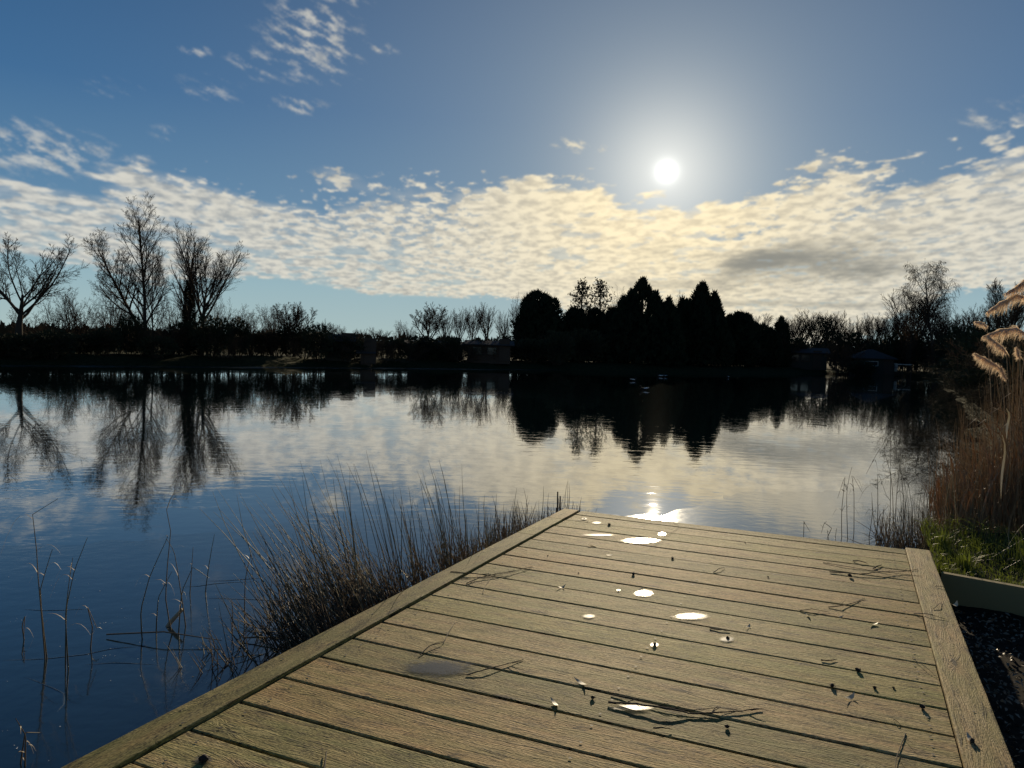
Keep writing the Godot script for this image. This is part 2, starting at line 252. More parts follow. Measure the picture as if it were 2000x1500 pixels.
const REEDS_GREY_ICE := [["bent", [[2.988, -0.05, -6.856], [2.99, 0.231, -6.855], [3.003, 0.554, -6.849], [2.954, 0.342, -6.87]]], ["tall", [[3.024, -0.05, -6.823], [3.01, 0.42, -6.829], [3.031, 0.642, -6.82]]], ["bent", [[3.189, -0.05, -7.074], [3.18, 0.379, -7.078], [3.15, 0.542, -7.091], [3.259, 0.365, -7.042]]], ["bent", [[3.267, -0.05, -6.798], [3.269, 0.297, -6.797], [3.233, 0.612, -6.814], [3.309, 0.394, -6.778]]], ["tall", [[3.541, -0.05, -7.119], [3.54, 0.382, -7.12], [3.516, 0.761, -7.132], [3.49, 0.925, -7.144]]], ["tall", [[3.441, -0.05, -6.819], [3.433, 0.343, -6.823], [3.441, 0.754, -6.819]]], ["bent", [[3.678, -0.05, -7.137], [3.65, 0.38, -7.151], [3.611, 0.663, -7.171], [3.694, 0.242, -7.129]]], ["tall", [[3.235, -0.05, -6.887], [3.239, 0.255, -6.885], [3.225, 0.415, -6.891]]], ["bent", [[2.688, -0.05, -6.97], [2.692, 0.094, -6.969], [2.667, 0.119, -6.978], [2.719, 0.032, -6.958]]], ["bent", [[2.845, -0.05, -6.875], [2.88, 0.088, -6.86], [2.84, 0.12, -6.877], [2.796, 0.031, -6.895]]], ["tall", [[2.915, -0.05, -6.847], [2.919, 0.093, -6.845]]], ["bent", [[3.475, -0.05, -6.917], [3.427, 0.505, -6.94], [3.346, 0.822, -6.98], [3.243, 0.555, -7.028]]], ["tall", [[3.294, -0.05, -6.894], [3.338, 0.192, -6.873], [3.362, 0.31, -6.861]]], ["tall", [[3.596, -0.05, -6.839], [3.568, 0.318, -6.853], [3.536, 0.567, -6.87]]], ["tall", [[2.883, -0.05, -6.88], [2.869, 0.058, -6.886]]]]
const PLUMES := [[[4.363, -0.05, -6.579], [4.327, 1.207, -6.603], [4.353, 2.155, -6.586], [4.269, 2.186, -6.64], [4.178, 2.122, -6.697], [4.102, 2.043, -6.745]], [[4.351, -0.05, -6.495], [4.315, 1.213, -6.519], [4.318, 1.838, -6.517], [4.24, 1.901, -6.568], [4.148, 1.886, -6.626], [4.046, 1.828, -6.689]], [[4.257, -0.05, -6.517], [4.23, 0.993, -6.534], [4.173, 1.683, -6.571], [4.146, 1.734, -6.588], [4.103, 1.776, -6.614], [4.054, 1.823, -6.645]], [[4.254, -0.05, -6.566], [4.224, 0.987, -6.585], [4.166, 1.542, -6.622], [4.133, 1.585, -6.643], [4.067, 1.635, -6.684], [3.997, 1.676, -6.726]], [[4.317, -0.05, -6.41], [4.268, 1.004, -6.442], [4.223, 1.642, -6.472], [4.213, 1.676, -6.479], [4.205, 1.71, -6.483], [4.198, 1.735, -6.488]], [[4.159, -0.05, -6.64], [4.149, 0.977, -6.646], [4.071, 1.899, -6.694], [4.05, 1.934, -6.707], [4.023, 1.947, -6.723], [3.991, 1.951, -6.742]], [[4.281, -0.05, -6.519], [4.253, 0.993, -6.537], [4.19, 1.466, -6.578], [4.173, 1.5, -6.588], [4.159, 1.534, -6.597], [4.152, 1.569, -6.602]], [[4.422, -0.05, -6.503], [4.385, 1.215, -6.528], [4.385, 2.246, -6.527], [4.308, 2.312, -6.579], [4.25, 2.249, -6.616], [4.19, 2.198, -6.654]]]
const MORE_TREES := [[12, -14.3, -64.43, 3.18, 2.91], [13, -13.66, -68.66, 2.97, 2.34], [19, -12.47, -70.91, 3.16, 0.87], [14, -5.88, -67.75, 4.96, 5.44], [12, -3.76, -69.9, 5.23, 0.04], [13, 0.17, -74.0, 5.96, 3.16], [20, -14.85, -62.25, 3.5, 5.64], [18, 33.21, -92.2, 6.47, 0.51], [19, 35.09, -93.64, 7.2, 3.48], [21, 37.47, -91.63, 7.3, 3.87], [22, 40.42, -91.47, 6.9, 0.26], [20, 41.6, -87.62, 7.11, 2.38], [21, 43.01, -85.83, 7.63, 4.42], [19, 43.4, -76.55, 6.73, 2.84], [18, 45.47, -77.67, 6.44, 4.55], [13, 44.01, -71.55, 7.16, 0.99], [21, 42.42, -81.64, 9.31, 1.49], [12, 42.56, -67.74, 7.69, 0.7], [22, 43.72, -78.67, 7.05, 3.18], [14, -8.7, -65.42, 3.55, 5.8]]


# ---------------------------------------------------------------- the scene
func _ready() -> void:
	var cam := Camera3D.new()
	cam.name = "camera"
	cam.fov = 52.67
	cam.near = 0.05
	cam.far = 2000.0
	add_child(cam)
	cam.transform = Transform3D(Basis(Vector3(0.999531, 0.030589, -0.001422), Vector3(-0.030622, 0.998453, -0.046418), Vector3(0.0, 0.04644, 0.998921)), Vector3(0, 1.6, 0))
	cam.current = true
	var env := Environment.new()
	env.background_mode = Environment.BG_SKY
	env.sky = make_sky()
	env.tonemap_mode = Environment.TONE_MAPPER_LINEAR
	env.tonemap_exposure = 1.0
	env.sdfgi_enabled = true
	env.ssao_enabled = true
	env.ssil_enabled = true
	var we := WorldEnvironment.new()
	we.name = "world_environment"
	we.environment = env
	add_child(we)
	var sun := DirectionalLight3D.new()
	sun.name = "sun"
	sun.light_energy = 1.6
	sun.light_color = Color(1.0, 0.92, 0.78)
	sun.light_angular_distance = 0.53
	sun.shadow_enabled = true
	add_child(sun)
	sun.basis = Basis.looking_at(-SUN)
	noise_a.seed = 3
	noise_a.frequency = 0.25
	noise_b.seed = 8
	noise_b.frequency = 0.8
	for p in LAKE:
		lake_points.append(Vector2(p[0], p[1]))
	make_materials()
	build_ground()
	build_bank()
	build_deck()
	build_far_bank()
	build_huts()
	build_reeds()
	build_litter()


# ---------------------------------------------------------------- sky
const UPPER := [[-33.5, 8.9], [-27.9, 10.0], [-24.9, 10.65], [-21.8, 9.7], [-18.5, 9.3], [-15.0, 9.7], [-11.5, 10.2], [-7.9, 10.6], [-4.2, 10.9], [-0.4, 11.2], [3.3, 11.9], [7.0, 11.7], [10.7, 10.5], [14.3, 9.8], [17.8, 9.7], [21.0, 11.3], [24.2, 11.9], [27.2, 12.1], [30.0, 12.9], [32.6, 13.7], [60.0, 12.0]]
const LOWER := [[-60.0, 4.6], [-33.5, 5.0], [-29.4, 4.3], [-24.9, 3.4], [-18.4, 4.2], [-11.4, 3.6], [-5.8, 3.6], [-0.2, 3.6], [3.6, 2.6], [11.0, 0.0], [23.0, 0.6], [27.0, 3.2], [29.0, 4.4], [33.0, 4.6]]
# azimuth, elevation, half width, half height (degrees), amount
const WISPS := [[-14.9, 20.3, 3.2, 2.6, 0.95], [-15.7, 16.1, 1.9, 0.7, 0.8], [-22.5, 18.6, 1.0, 0.45, 0.85], [-18.6, 18.3, 1.9, 1.0, 0.7], [-31.6, 11.2, 4.2, 1.5, 1.1], [3.75, 14.5, 1.3, 0.5, 0.95], [5.9, 14.3, 0.5, 0.3, 0.7], [-21.6, 16.4, 2.6, 1.0, 0.55], [-10.1, 20.2, 1.3, 0.5, 0.7], [-26.4, 11.4, 1.4, 0.5, 0.75], [-24.3, 13.3, 1.3, 0.5, 0.6], [-23.8, 22.2, 2.0, 0.6, 0.6], [-27.5, 15.6, 2.2, 0.7, 0.5], [31.5, 15.0, 2.5, 0.9, 0.8], [-13.0, 23.0, 2.5, 0.8, 0.6]]
const SKY_KEYS := [[0.0, 170, 192, 190], [4.0, 148, 180, 190], [9.0, 90, 132, 166], [16.0, 56, 104, 149], [25.0, 34, 81, 127], [45.0, 24, 60, 98], [90.0, 19, 47, 82]]
var sky_keys := []
var fleck := FastNoiseLite.new()
var bank := FastNoiseLite.new()
var grain := FastNoiseLite.new()


func along(table: Array, x: float) -> float:
	if x <= table[0][0]:
		return table[0][1]
	for k in range(1, table.size()):
		if x <= table[k][0]:
			return lerpf(table[k - 1][1], table[k][1], (x - table[k - 1][0]) / (table[k][0] - table[k - 1][0]))
	return table[-1][1]


func sky_color(az: float, el: float) -> Color:   # radiance of the sky dome only: blue air, the glow round the sun, cloud
	var ce := cos(deg_to_rad(el))
	var d := Vector3(sin(deg_to_rad(az)) * ce, sin(deg_to_rad(el)), -cos(deg_to_rad(az)) * ce)
	var th := rad_to_deg(d.angle_to(SUN))
	var c: Color = sky_keys[-1][1]
	for k in range(1, sky_keys.size()):
		if el <= sky_keys[k][0]:
			c = sky_keys[k - 1][1].lerp(sky_keys[k][1], (el - sky_keys[k - 1][0]) / (sky_keys[k][0] - sky_keys[k - 1][0]))
			break
	c = c.lerp(Color(0.46, 0.505, 0.50), 0.78 * exp(-th / 14.0))
	c = c.lerp(Color(0.82, 0.83, 0.79), 0.92 * exp(-pow(th / 4.3, 1.5)))
	# the cloud sheet
	var soft := d.y + 0.085
	var u := d.x / soft
	var v := -d.z / soft
	var e := bank.get_noise_2d(u * 26.0, v * 13.0)
	var wx := grain.get_noise_2d(u * 40.0 + 200.0, v * 20.0)
	var wy := grain.get_noise_2d(u * 40.0, v * 20.0 + 300.0)
	u += wx * 0.035
	v += wy * 0.06 + u * 0.12
	var inside := smoothstep(-2.0, 2.4, along(UPPER, az) + 0.55 - el + e * 2.6) * smoothstep(-0.3, 0.45, el - along(LOWER, az) + e * 0.35)
	var fb := lerpf(fleck.get_noise_2d(u * 112.0, v * 82.0), 1.15 * fleck.get_noise_2d(u * 50.0 + 70.0, v * 38.0), smoothstep(-0.22, 0.25, bank.get_noise_2d(u * 8.0 + 90.0, v * 5.0)))
	var thin := 0.36 * smoothstep(3.0, -10.0, az) + 0.16 * smoothstep(14.0, 26.0, az) * smoothstep(5.5, 8.5, el)
	var cloud_cover := smoothstep(-0.22, 0.42, fb * 1.25 + (inside - 0.45) * 1.30 - 0.5 * (1.0 - smoothstep(0.0, 0.16, inside)) - thin + 0.5 * e * inside)
	cloud_cover = maxf(cloud_cover, (0.62 - 0.25 * smoothstep(3.0, -10.0, az)) * smoothstep(0.45, 1.0, inside + 0.3 * e))
	var wisp := 0.0
	for w in WISPS:
		var x: float = (az - w[0]) / w[2]
		var y: float = (el - w[1]) / w[3]
		if absf(x) < 2.2 and absf(y) < 2.2:
			wisp = maxf(wisp, w[4] * exp(-(x * x + y * y) * 0.8))
	if wisp > 0.02:
		var q := grain.get_noise_2d(az * 11.0 + el * 7.0, el * 26.0 + az * 5.0)
		cloud_cover = maxf(cloud_cover, 0.72 * smoothstep(0.25, 1.35, wisp * (0.72 + 1.9 * q)))
	if cloud_cover > 0.004:
		var sunward := exp(-th / 12.0)   # thin cloud scatters more light close to the sun
		var cloud_tex := fleck.get_noise_2d(u * 104.0 + 2.0, v * 76.0 + 7.0) * 0.6 + grain.get_noise_2d(u * 160.0, v * 90.0) * 0.4
		var cloud_bright := Color(0.68, 0.67, 0.61).lerp(Color(1.12, 0.95, 0.62), clampf(sunward * 1.55, 0.0, 1.0))
		var cloud_dim := Color(0.33, 0.37, 0.40).lerp(Color(0.80, 0.68, 0.46), clampf(sunward * 1.5, 0.0, 1.0))
		var cloud_color := cloud_dim.lerp(cloud_bright, smoothstep(-0.36, 0.34, cloud_tex + 0.06))
		var x := (az - 20.0) / 6.6
		var y := (el - 6.3 - 0.03 * (az - 20.0)) / 1.4
		var cloud_thick := smoothstep(0.12, 1.1, exp(-(x * x + y * y) * 0.75) + e * 0.55 + fb * 0.25)
		x = (az - 12.0) / 5.0
		y = (el - 4.9) / 0.6
		cloud_thick = maxf(cloud_thick, 0.45 * smoothstep(0.3, 1.0, exp(-(x * x + y * y)) + e * 0.5 + fb * 0.3))
		x = (az - 20.0) / 9.0
		y = (el - 3.6) / 0.35
		cloud_thick = maxf(cloud_thick, 0.55 * smoothstep(0.3, 1.0, exp(-(x * x + y * y)) + e * 0.6))
		cloud_color = cloud_color.lerp(Color(0.25, 0.245, 0.215), cloud_thick * 0.95)
		c = c.lerp(cloud_color, cloud_cover * 0.94)
	var core := 2.6 * exp(-pow(th / 0.38, 1.2)) + 0.10 * exp(-pow(th / 2.4, 1.3))
	return Color(c.r + core, c.g + core, c.b + core * 0.95)


func make_sky() -> Sky:
	for k in SKY_KEYS:
		sky_keys.append([k[0], Color8(k[1], k[2], k[3]).srgb_to_linear()])
	for f in [[fleck, 11, 0.085, 4, 0.55], [bank, 23, 0.05, 4, 0.5], [grain, 5, 0.045, 5, 0.62]]:
		f[0].seed = f[1]
		f[0].noise_type = FastNoiseLite.TYPE_SIMPLEX_SMOOTH
		f[0].frequency = f[2]
		f[0].fractal_octaves = f[3]
		f[0].fractal_gain = f[4]
	var W := 4096
	var small := Image.create_empty(W / 4, W / 8, false, Image.FORMAT_RGBF)
	for y in W / 8:
		var el := 90.0 - 180.0 * (y + 0.5) / (W / 8)
		for x in W / 4:
			var az := 360.0 * (x + 0.5) / (W / 4)
			small.set_pixel(x, y, sky_color(az - 360.0 if az > 180.0 else az, el) if el > 0.0 else Color(0.10, 0.11, 0.10))
	small.resize(W, W / 2, Image.INTERPOLATE_BILINEAR)
	var px := 360.0 / W
	for y in range(int((90.0 - 30.0) / px), W / 4 + 1):
		var el := 90.0 - (y + 0.5) * px
		if el <= 0.0:
			break
		for k in range(-int(44.0 / px), int(44.0 / px)):
			small.set_pixel(posmod(k, W), y, sky_color((k + 0.5) * px, el))
	var p := PanoramaSkyMaterial.new()
	p.panorama = ImageTexture.create_from_image(small)
	var s := Sky.new()
	s.sky_material = p
	return s


# ---------------------------------------------------------------- materials
func wood_images(seed_: int) -> Array:
	var f := FastNoiseLite.new()
	f.seed = seed_
	f.noise_type = FastNoiseLite.TYPE_SIMPLEX_SMOOTH
	f.frequency = 1.0
	f.fractal_octaves = 3
	var w := 1024
	var h := 192
	var color := Image.create_empty(w, h, false, Image.FORMAT_RGB8)
	var relief := Image.create_empty(w, h, false, Image.FORMAT_RGB8)
	var knots := []
	var g := RandomNumberGenerator.new()
	g.seed = seed_
	for k in 7:
		knots.append([g.randf_range(0, w), g.randf_range(0.15, 0.85) * h, g.randf_range(5.0, 10.0)])
	for y in h:
		for x in w:
			var bend := f.get_noise_2d(x * 0.0035, y * 0.012 + 40.0) * 16.0
			var dark := 0.0
			for k in knots:
				var dx: float = (x - k[0]) / 2.6
				var dy: float = y - k[1]
				var r: float = sqrt(dx * dx + dy * dy) / k[2]
				bend += 11.0 * signf(dy) * exp(-r * r * 0.25)
				dark = maxf(dark, 1.0 - smoothstep(0.55, 1.0, r))
			var yy := y + bend
			var ring := f.get_noise_2d(x * 0.0025, yy * 0.16)
			var fine := f.get_noise_2d(x * 0.018 + 90.0, yy * 0.75)
			var blot := f.get_noise_2d(x * 0.011 + 7.0, y * 0.019 + 300.0)
			var tint := f.get_noise_2d(x * 0.005 + 500.0, y * 0.012)
			var mott := f.get_noise_2d(x * 0.10 + 800.0, y * 0.16)
			var crack := smoothstep(0.40, 0.56, fine * 0.75 + ring * 0.5)
			var tone := 1.0 + 0.60 * ring + 0.80 * fine + 0.75 * blot + 0.80 * mott - 0.8 * crack - 0.75 * dark
			var c := Color(0.305 + 0.10 * tint, 0.238 + 0.03 * tint, 0.090 + 0.03 * tint) * tone
			c = c.lerp(Color(0.17, 0.155, 0.050), clampf((blot - 0.05) * 1.5, 0.0, 0.7))
			c = c.lerp(Color(0.42, 0.35, 0.19), clampf((mott + blot * 0.4 - 0.30) * 1.6, 0.0, 0.45))
			var worn := f.get_noise_2d(x * 0.006 + 1300.0, y * 0.014 + 70.0) + 0.35 * mott + 0.25 * fine
			c = c.lerp(Color(0.50, 0.40, 0.19), clampf((worn - 0.18) * 1.8, 0.0, 0.6))
			c.a = 1.0
			color.set_pixel(x, y, c.clamp().linear_to_srgb())
			var z := clampf(0.6 + 0.25 * ring + 0.32 * fine - 0.35 * crack + 0.10 * mott, 0.0, 1.0)
			relief.set_pixel(x, y, Color(z, z, z))
	return [ImageTexture.create_from_image(color), ImageTexture.create_from_image(relief)]


func make_materials() -> void:
	var water := paint(0.003, 0.010, 0.012, 0.015, 0.68)
	water.normal_enabled = true
	water.normal_texture = noise_tex(4, 0.030, 1024, 1024, [], 4, true, 10.0)
	water.normal_scale = 0.016
	water.uv1_scale = Vector3(1.0 / 22.0, 1.0 / 11.0, 1.0)
	water.clearcoat_enabled = true
	water.clearcoat = 0.6
	water.clearcoat_roughness = 0.015
	M.water = water
	var ice := paint(0.006, 0.014, 0.017, 0.08, 0.54)
	ice.normal_enabled = true
	ice.normal_texture = noise_tex(14, 0.012, 1024, 1024, [], 5, true, 14.0)
	ice.normal_scale = 0.035
	ice.uv1_scale = Vector3(1.0 / 3.0, 1.0 / 2.2, 1.0)
	ice.clearcoat_enabled = true
	ice.clearcoat = 0.5
	ice.clearcoat_roughness = 0.05
	M.ice = ice
	var ruffled := water.duplicate()   # the same water under a breath of wind
	ruffled.normal_scale = 0.45
	ruffled.roughness = 0.3
	ruffled.uv1_scale = Vector3(1.0 / 5.0, 1.0 / 3.0, 1.0)
	M.ruffled = ruffled
	var wood := []
	for s in [21, 57]:
		wood.append(wood_images(s))
	M.wood = []
	for k in 6:
		var m := StandardMaterial3D.new()
		m.albedo_color = [Color(1, 1, 1), Color(0.89, 0.91, 0.85), Color(1.0, 0.94, 0.90), Color(0.84, 0.85, 0.79), Color(1.0, 0.97, 0.97), Color(0.95, 0.97, 0.87)][k]
		m.albedo_texture = wood[k % 2][0]
		m.roughness = 0.78
		m.metallic_specular = 0.32
		m.heightmap_enabled = true
		m.heightmap_texture = wood[k % 2][1]
		m.heightmap_scale = 0.4
		M.wood.append(m)
	M.timber = paint(0.24, 0.19, 0.085, 0.9)
	M.nail = paint(0.012, 0.010, 0.009, 0.7)
	# thin clear ice over soaked boards: it thins out and breaks up towards its margin
	var film := Image.create_empty(256, 256, false, Image.FORMAT_RGBA8)
	for y in 256:
		for x in 256:
			var p := Vector2(x - 127.5, y - 127.5) / 127.5
			var edge := p.length() + 0.20 * noise_a.get_noise_2d(p.x * 9.0, p.y * 9.0) + 0.16 * noise_b.get_noise_2d(p.x * 9.0, p.y * 9.0) + 0.16 * noise_b.get_noise_2d(p.x * 34.0, p.y * 34.0)
			var c := lin(0.13, 0.105, 0.060)
			c.a = 0.85 * (1.0 - smoothstep(0.30, 0.92, edge))
			film.set_pixel(x, y, c)
	M.puddle = StandardMaterial3D.new()
	M.puddle.albedo_texture = ImageTexture.create_from_image(film)
	M.puddle.transparency = BaseMaterial3D.TRANSPARENCY_ALPHA
	M.puddle.roughness = 0.24
	M.puddle.metallic_specular = 0.62
	M.puddle.texture_repeat = false
	M.frost = paint(0.74, 0.75, 0.74, 0.6)
	M.bark = paint(0.042, 0.034, 0.026, 0.95, 0.3)
	M.bark_grey = paint(0.060, 0.054, 0.046, 0.95, 0.3)
	M.twig_far = paint(0.050, 0.036, 0.026, 0.95, 0.2)
	M.twig_warm = paint(0.075, 0.048, 0.030, 0.95, 0.2)
	M.needle = paint(0.018, 0.028, 0.016, 0.95, 0.2)
	M.leaf_dark = paint(0.030, 0.038, 0.020, 0.9, 0.3)
	M.bramble = paint(0.045, 0.036, 0.022, 0.95, 0.2)
	M.stick = paint(0.030, 0.022, 0.015, 0.85)
	M.stick_pale = paint(0.34, 0.27, 0.17, 0.85)
	M.debris = paint(0.020, 0.014, 0.010, 0.9)
	var leaf := paint(0.50, 0.44, 0.30, 0.6)
	leaf.backlight_enabled = true
	leaf.backlight = Color(0.35, 0.30, 0.2)
	M.dry_leaf = leaf
	M.rush = paint(0.055, 0.050, 0.024, 0.55, 0.5)
	M.rush_brown = paint(0.125, 0.084, 0.046, 0.7)
	M.rush_pale = paint(0.26, 0.22, 0.13, 0.6)
	M.reed = paint(0.21, 0.135, 0.068, 0.75)
	M.reed.backlight_enabled = true
	M.reed.backlight = Color(0.25, 0.15, 0.08)
	var plume := paint(0.68, 0.62, 0.52, 0.9, 0.2)
	plume.backlight_enabled = true
	plume.backlight = Color(0.95, 0.85, 0.72)
	M.plume = plume
	var grass := paint(0.064, 0.080, 0.020, 0.6, 0.4)
	grass.backlight_enabled = true
	grass.backlight = Color(0.36, 0.40, 0.13)
	M.grass = grass
	var earth := StandardMaterial3D.new()
	earth.albedo_texture = noise_tex(31, 0.02, 512, 512, [[0.0, lin(0.014, 0.016, 0.007)], [0.5, lin(0.028, 0.033, 0.013)], [1.0, lin(0.050, 0.048, 0.022)]], 5)
	earth.uv1_triplanar = true
	earth.uv1_world_triplanar = true
	earth.uv1_scale = Vector3(0.31, 0.31, 0.31)
	earth.roughness = 1.0
	earth.metallic_specular = 0.12
	M.earth = earth
	var mud := earth.duplicate()
	mud.albedo_texture = noise_tex(33, 0.03, 512, 512, [[0.0, lin(0.008, 0.007, 0.006)], [0.6, lin(0.022, 0.018, 0.013)], [1.0, lin(0.05, 0.04, 0.028)]], 5)
	mud.uv1_scale = Vector3(1.4, 1.4, 1.4)
	mud.roughness = 0.7
	M.mud = mud
	M.lawn = paint(0.10, 0.13, 0.025, 0.9)
	M.litter = paint(0.17, 0.13, 0.085, 0.55, 0.5)
	M.hut_wall = paint(0.030, 0.032, 0.024, 0.9)
	M.hut_roof = paint(0.022, 0.021, 0.022, 0.9)
	M.hut_brown = paint(0.045, 0.030, 0.020, 0.9)
	M.glass = paint(0.02, 0.025, 0.03, 0.06, 0.6)
	M.white = paint(0.40, 0.40, 0.36, 0.6)
	M.gull = paint(0.75, 0.75, 0.73, 0.7)
	M.gull_grey = paint(0.22, 0.23, 0.25, 0.7)


# ---------------------------------------------------------------- ground and water
func build_ground() -> void:
	var b := Buf.new()
	var rings := PackedFloat32Array([0.25])
	while rings[-1] < 900.0:
		rings.append(rings[-1] + maxf(0.22, rings[-1] * (0.045 if rings[-1] < 130.0 else 0.25)))
	var spokes := 200
	for r in rings:
		for s in spokes:
			var a := TAU * s / spokes
			var x := r * sin(a)
			var z := -r * cos(a)
			b.v.append(Vector3(x, ground_height(x, z), z))
			b.n.append(Vector3.UP)
			b.t.append(Vector2(x, z))
	for k in rings.size() - 1:
		for s in spokes:
			var p := k * spokes + s
			var q := k * spokes + (s + 1) % spokes
			b.i.append_array([p, p + spokes, q, q, p + spokes, q + spokes])
	setting("ground", b.mesh(), M.earth, "dark grassy earth of the lake banks", "ground")
	# the lake: a level sheet of water
	var w := Buf.new()
	w.quad(Vector3(-90, 0, 40), Vector3(-90, 0, -120), Vector3(90, 0, -120), Vector3(90, 0, 40))
	setting("lake", w.mesh(), M.water, "calm dark lake water mirroring the sky and trees", "water")
	# thin ice round the platform and along the far bank
	var edge := [[-6.5, -5.6], [-4.6, -5.5], [-3.2, -5.9], [-2.0, -6.6], [-1.0, -7.2], [0.2, -7.6], [1.0, -7.55], [1.48, -7.48], [1.95, -8.1], [2.69, -8.87], [3.4, -9.1], [3.97, -9.24], [4.7, -9.9], [5.6, -10.6], [6.4, -11.0], [5.0, -8.4], [3.6, -6.4], [2.6, -5.4], [1.5, -3.0], [0.0, 1.0], [-1.0, 2.6], [-6.0, 3.0], [-9.0, 0.0], [-8.5, -4.0]]
	setting("ice_sheet", sheet(edge, 0.006, 0.22, 15), M.ice, "thin clear ice skin spreading round the timber platform", "ice")
	var band := []
	for k in range(1, 6):
		band.append([LAKE[k][0] * 1.01, LAKE[k][1] * 1.01])
	for k in range(5, 0, -1):
		band.append([LAKE[k][0] * 0.95, LAKE[k][1] * (0.95 if k < 5 else 0.98)])
	setting("ruffled_water", sheet(band, 0.006, 0.45, 9), M.ruffled, "pale wind ruffled strip of water along the far bank", "water")
	# trapped bubbles and frost grains in the ice
	var g := RandomNumberGenerator.new()
	g.seed = 77
	var s := Buf.new()
	for k in 260:
		var p := Vector3(g.randf_range(-4.5, -0.6), 0.0075, g.randf_range(-5.0, -1.8))
		var r := g.randf_range(0.0012, 0.0035)
		s.cap(p, Vector3.UP, r, 5)
		if g.randf() < 0.25:
			for q in 4:
				s.cap(p + Vector3(g.randf_range(-0.05, 0.05), 0, g.randf_range(-0.03, 0.03)), Vector3.UP, r * 0.7, 5)
	setting("frost_grains", s.mesh(), M.frost, "scattered white frost grains and bubbles in the dark ice", "frost", "stuff")
	# cracks and refrozen ridges in the ice
	for k in 17:
		var c := Buf.new()
		var p := Vector3(g.randf_range(-4.2, -0.9), 0.004, g.randf_range(-5.2, -2.0))
		var pts := []
		var rad := []
		var a := g.randf_range(-0.5, 0.5)
		var m := g.randi_range(4, 9)
		for q in m:
			pts.append(p)
			rad.append(0.0035 * sin(PI * (q + 0.5) / m) + 0.001)
			a += g.randf_range(-0.45, 0.45)
			p += Vector3(cos(a), 0, -sin(a) * 0.7) * g.randf_range(0.06, 0.16)
		c.tube(pts, rad, 5)
		solo("ice_ridge", c.mesh(), M.ice, Vector3.ZERO, "thin refrozen ridge in the dark ice beside the rushes", "ice", "refrozen ridges in the ice")


func sheet(edge: Array, y: float, rough: float, seed_: int) -> ArrayMesh:   # a thin level slab with an uneven outline
	var f := FastNoiseLite.new()
	f.seed = seed_
	f.frequency = 1.3
	f.fractal_octaves = 4
	var o := PackedVector2Array()
	var fine := 2.0 if rough < 0.4 else 0.15
	for k in edge.size():
		var a := Vector2(edge[k][0], edge[k][1])
		var c := Vector2(edge[(k + 1) % edge.size()][0], edge[(k + 1) % edge.size()][1])
		var m := maxi(2, int(a.distance_to(c) / (0.12 if rough < 0.4 else 0.8)))
		for q in m:
			var p := a.lerp(c, float(q) / m)
			o.append(p + Vector2(f.get_noise_2d(p.x * fine, p.y * fine), f.get_noise_2d(p.x * fine + 50, p.y * fine)) * rough)
	var b := Buf.new()
	for p in o:
		b.v.append(Vector3(p.x, y, p.y))
		b.n.append(Vector3.UP)
		b.t.append(p)
	var t := Geometry2D.triangulate_polygon(o)
	for k in range(0, t.size(), 3):
		var cw := (o[t[k + 1]] - o[t[k]]).cross(o[t[k + 2]] - o[t[k]]) > 0
		b.i.append_array([t[k], t[k + 1], t[k + 2]] if cw else [t[k], t[k + 2], t[k + 1]])
	return b.mesh()


# ---------------------------------------------------------------- the platform
func plank_mesh(length: float, wide: float, thick: float, seed_: int) -> ArrayMesh:   # lies along x, its top at y = 0
	var g := RandomNumberGenerator.new()
	g.seed = seed_
	var b := Buf.new()
	var shift := Vector2(g.randf(), g.randf())
	var segs := maxi(3, int(length / 0.22))
	var rows := []
	var ea := g.randf_range(0, 9)
	var eb := g.randf_range(0, 9)
	var cup := g.randf_range(-0.0012, 0.0012)
	for k in segs + 1:
		var x := -length / 2 + length * k / segs
		var w0 := -wide / 2 + 0.0016 * noise_b.get_noise_2d(x * 3.0, ea * 30.0)
		var w1 := wide / 2 + 0.0016 * noise_b.get_noise_2d(x * 3.0, eb * 30.0 + 500.0)
		var lift := 0.0018 * noise_b.get_noise_2d(x * 1.2, ea * 50.0)
		rows.append([Vector3(x, -thick, w0), Vector3(x, lift - 0.0035, w0), Vector3(x, lift - 0.001, w0 + 0.0015), Vector3(x, lift, w0 + 0.005), Vector3(x, lift + cup, 0), Vector3(x, lift, w1 - 0.005), Vector3(x, lift - 0.001, w1 - 0.0015), Vector3(x, lift - 0.0035, w1), Vector3(x, -thick, w1)])
	for k in segs:
		for s in 8:
			var q := [rows[k][s + 1], rows[k][s], rows[k + 1][s], rows[k + 1][s + 1]]
			var uv := q.map(func(p): return Vector2(p.x / 2.4, (p.z + p.y) / 0.24) + shift)
			b.quad(q[0], q[3], q[2], q[1], [uv[0], uv[3], uv[2], uv[1]])
	for e in [0, segs]:
		for s in range(1, 8):
			var q := [rows[e][0], rows[e][s], rows[e][s + 1]]
			if e == 0:
				b.tri(q[0], q[1], q[2])
			else:
				b.tri(q[0], q[2], q[1])
	return b.mesh()


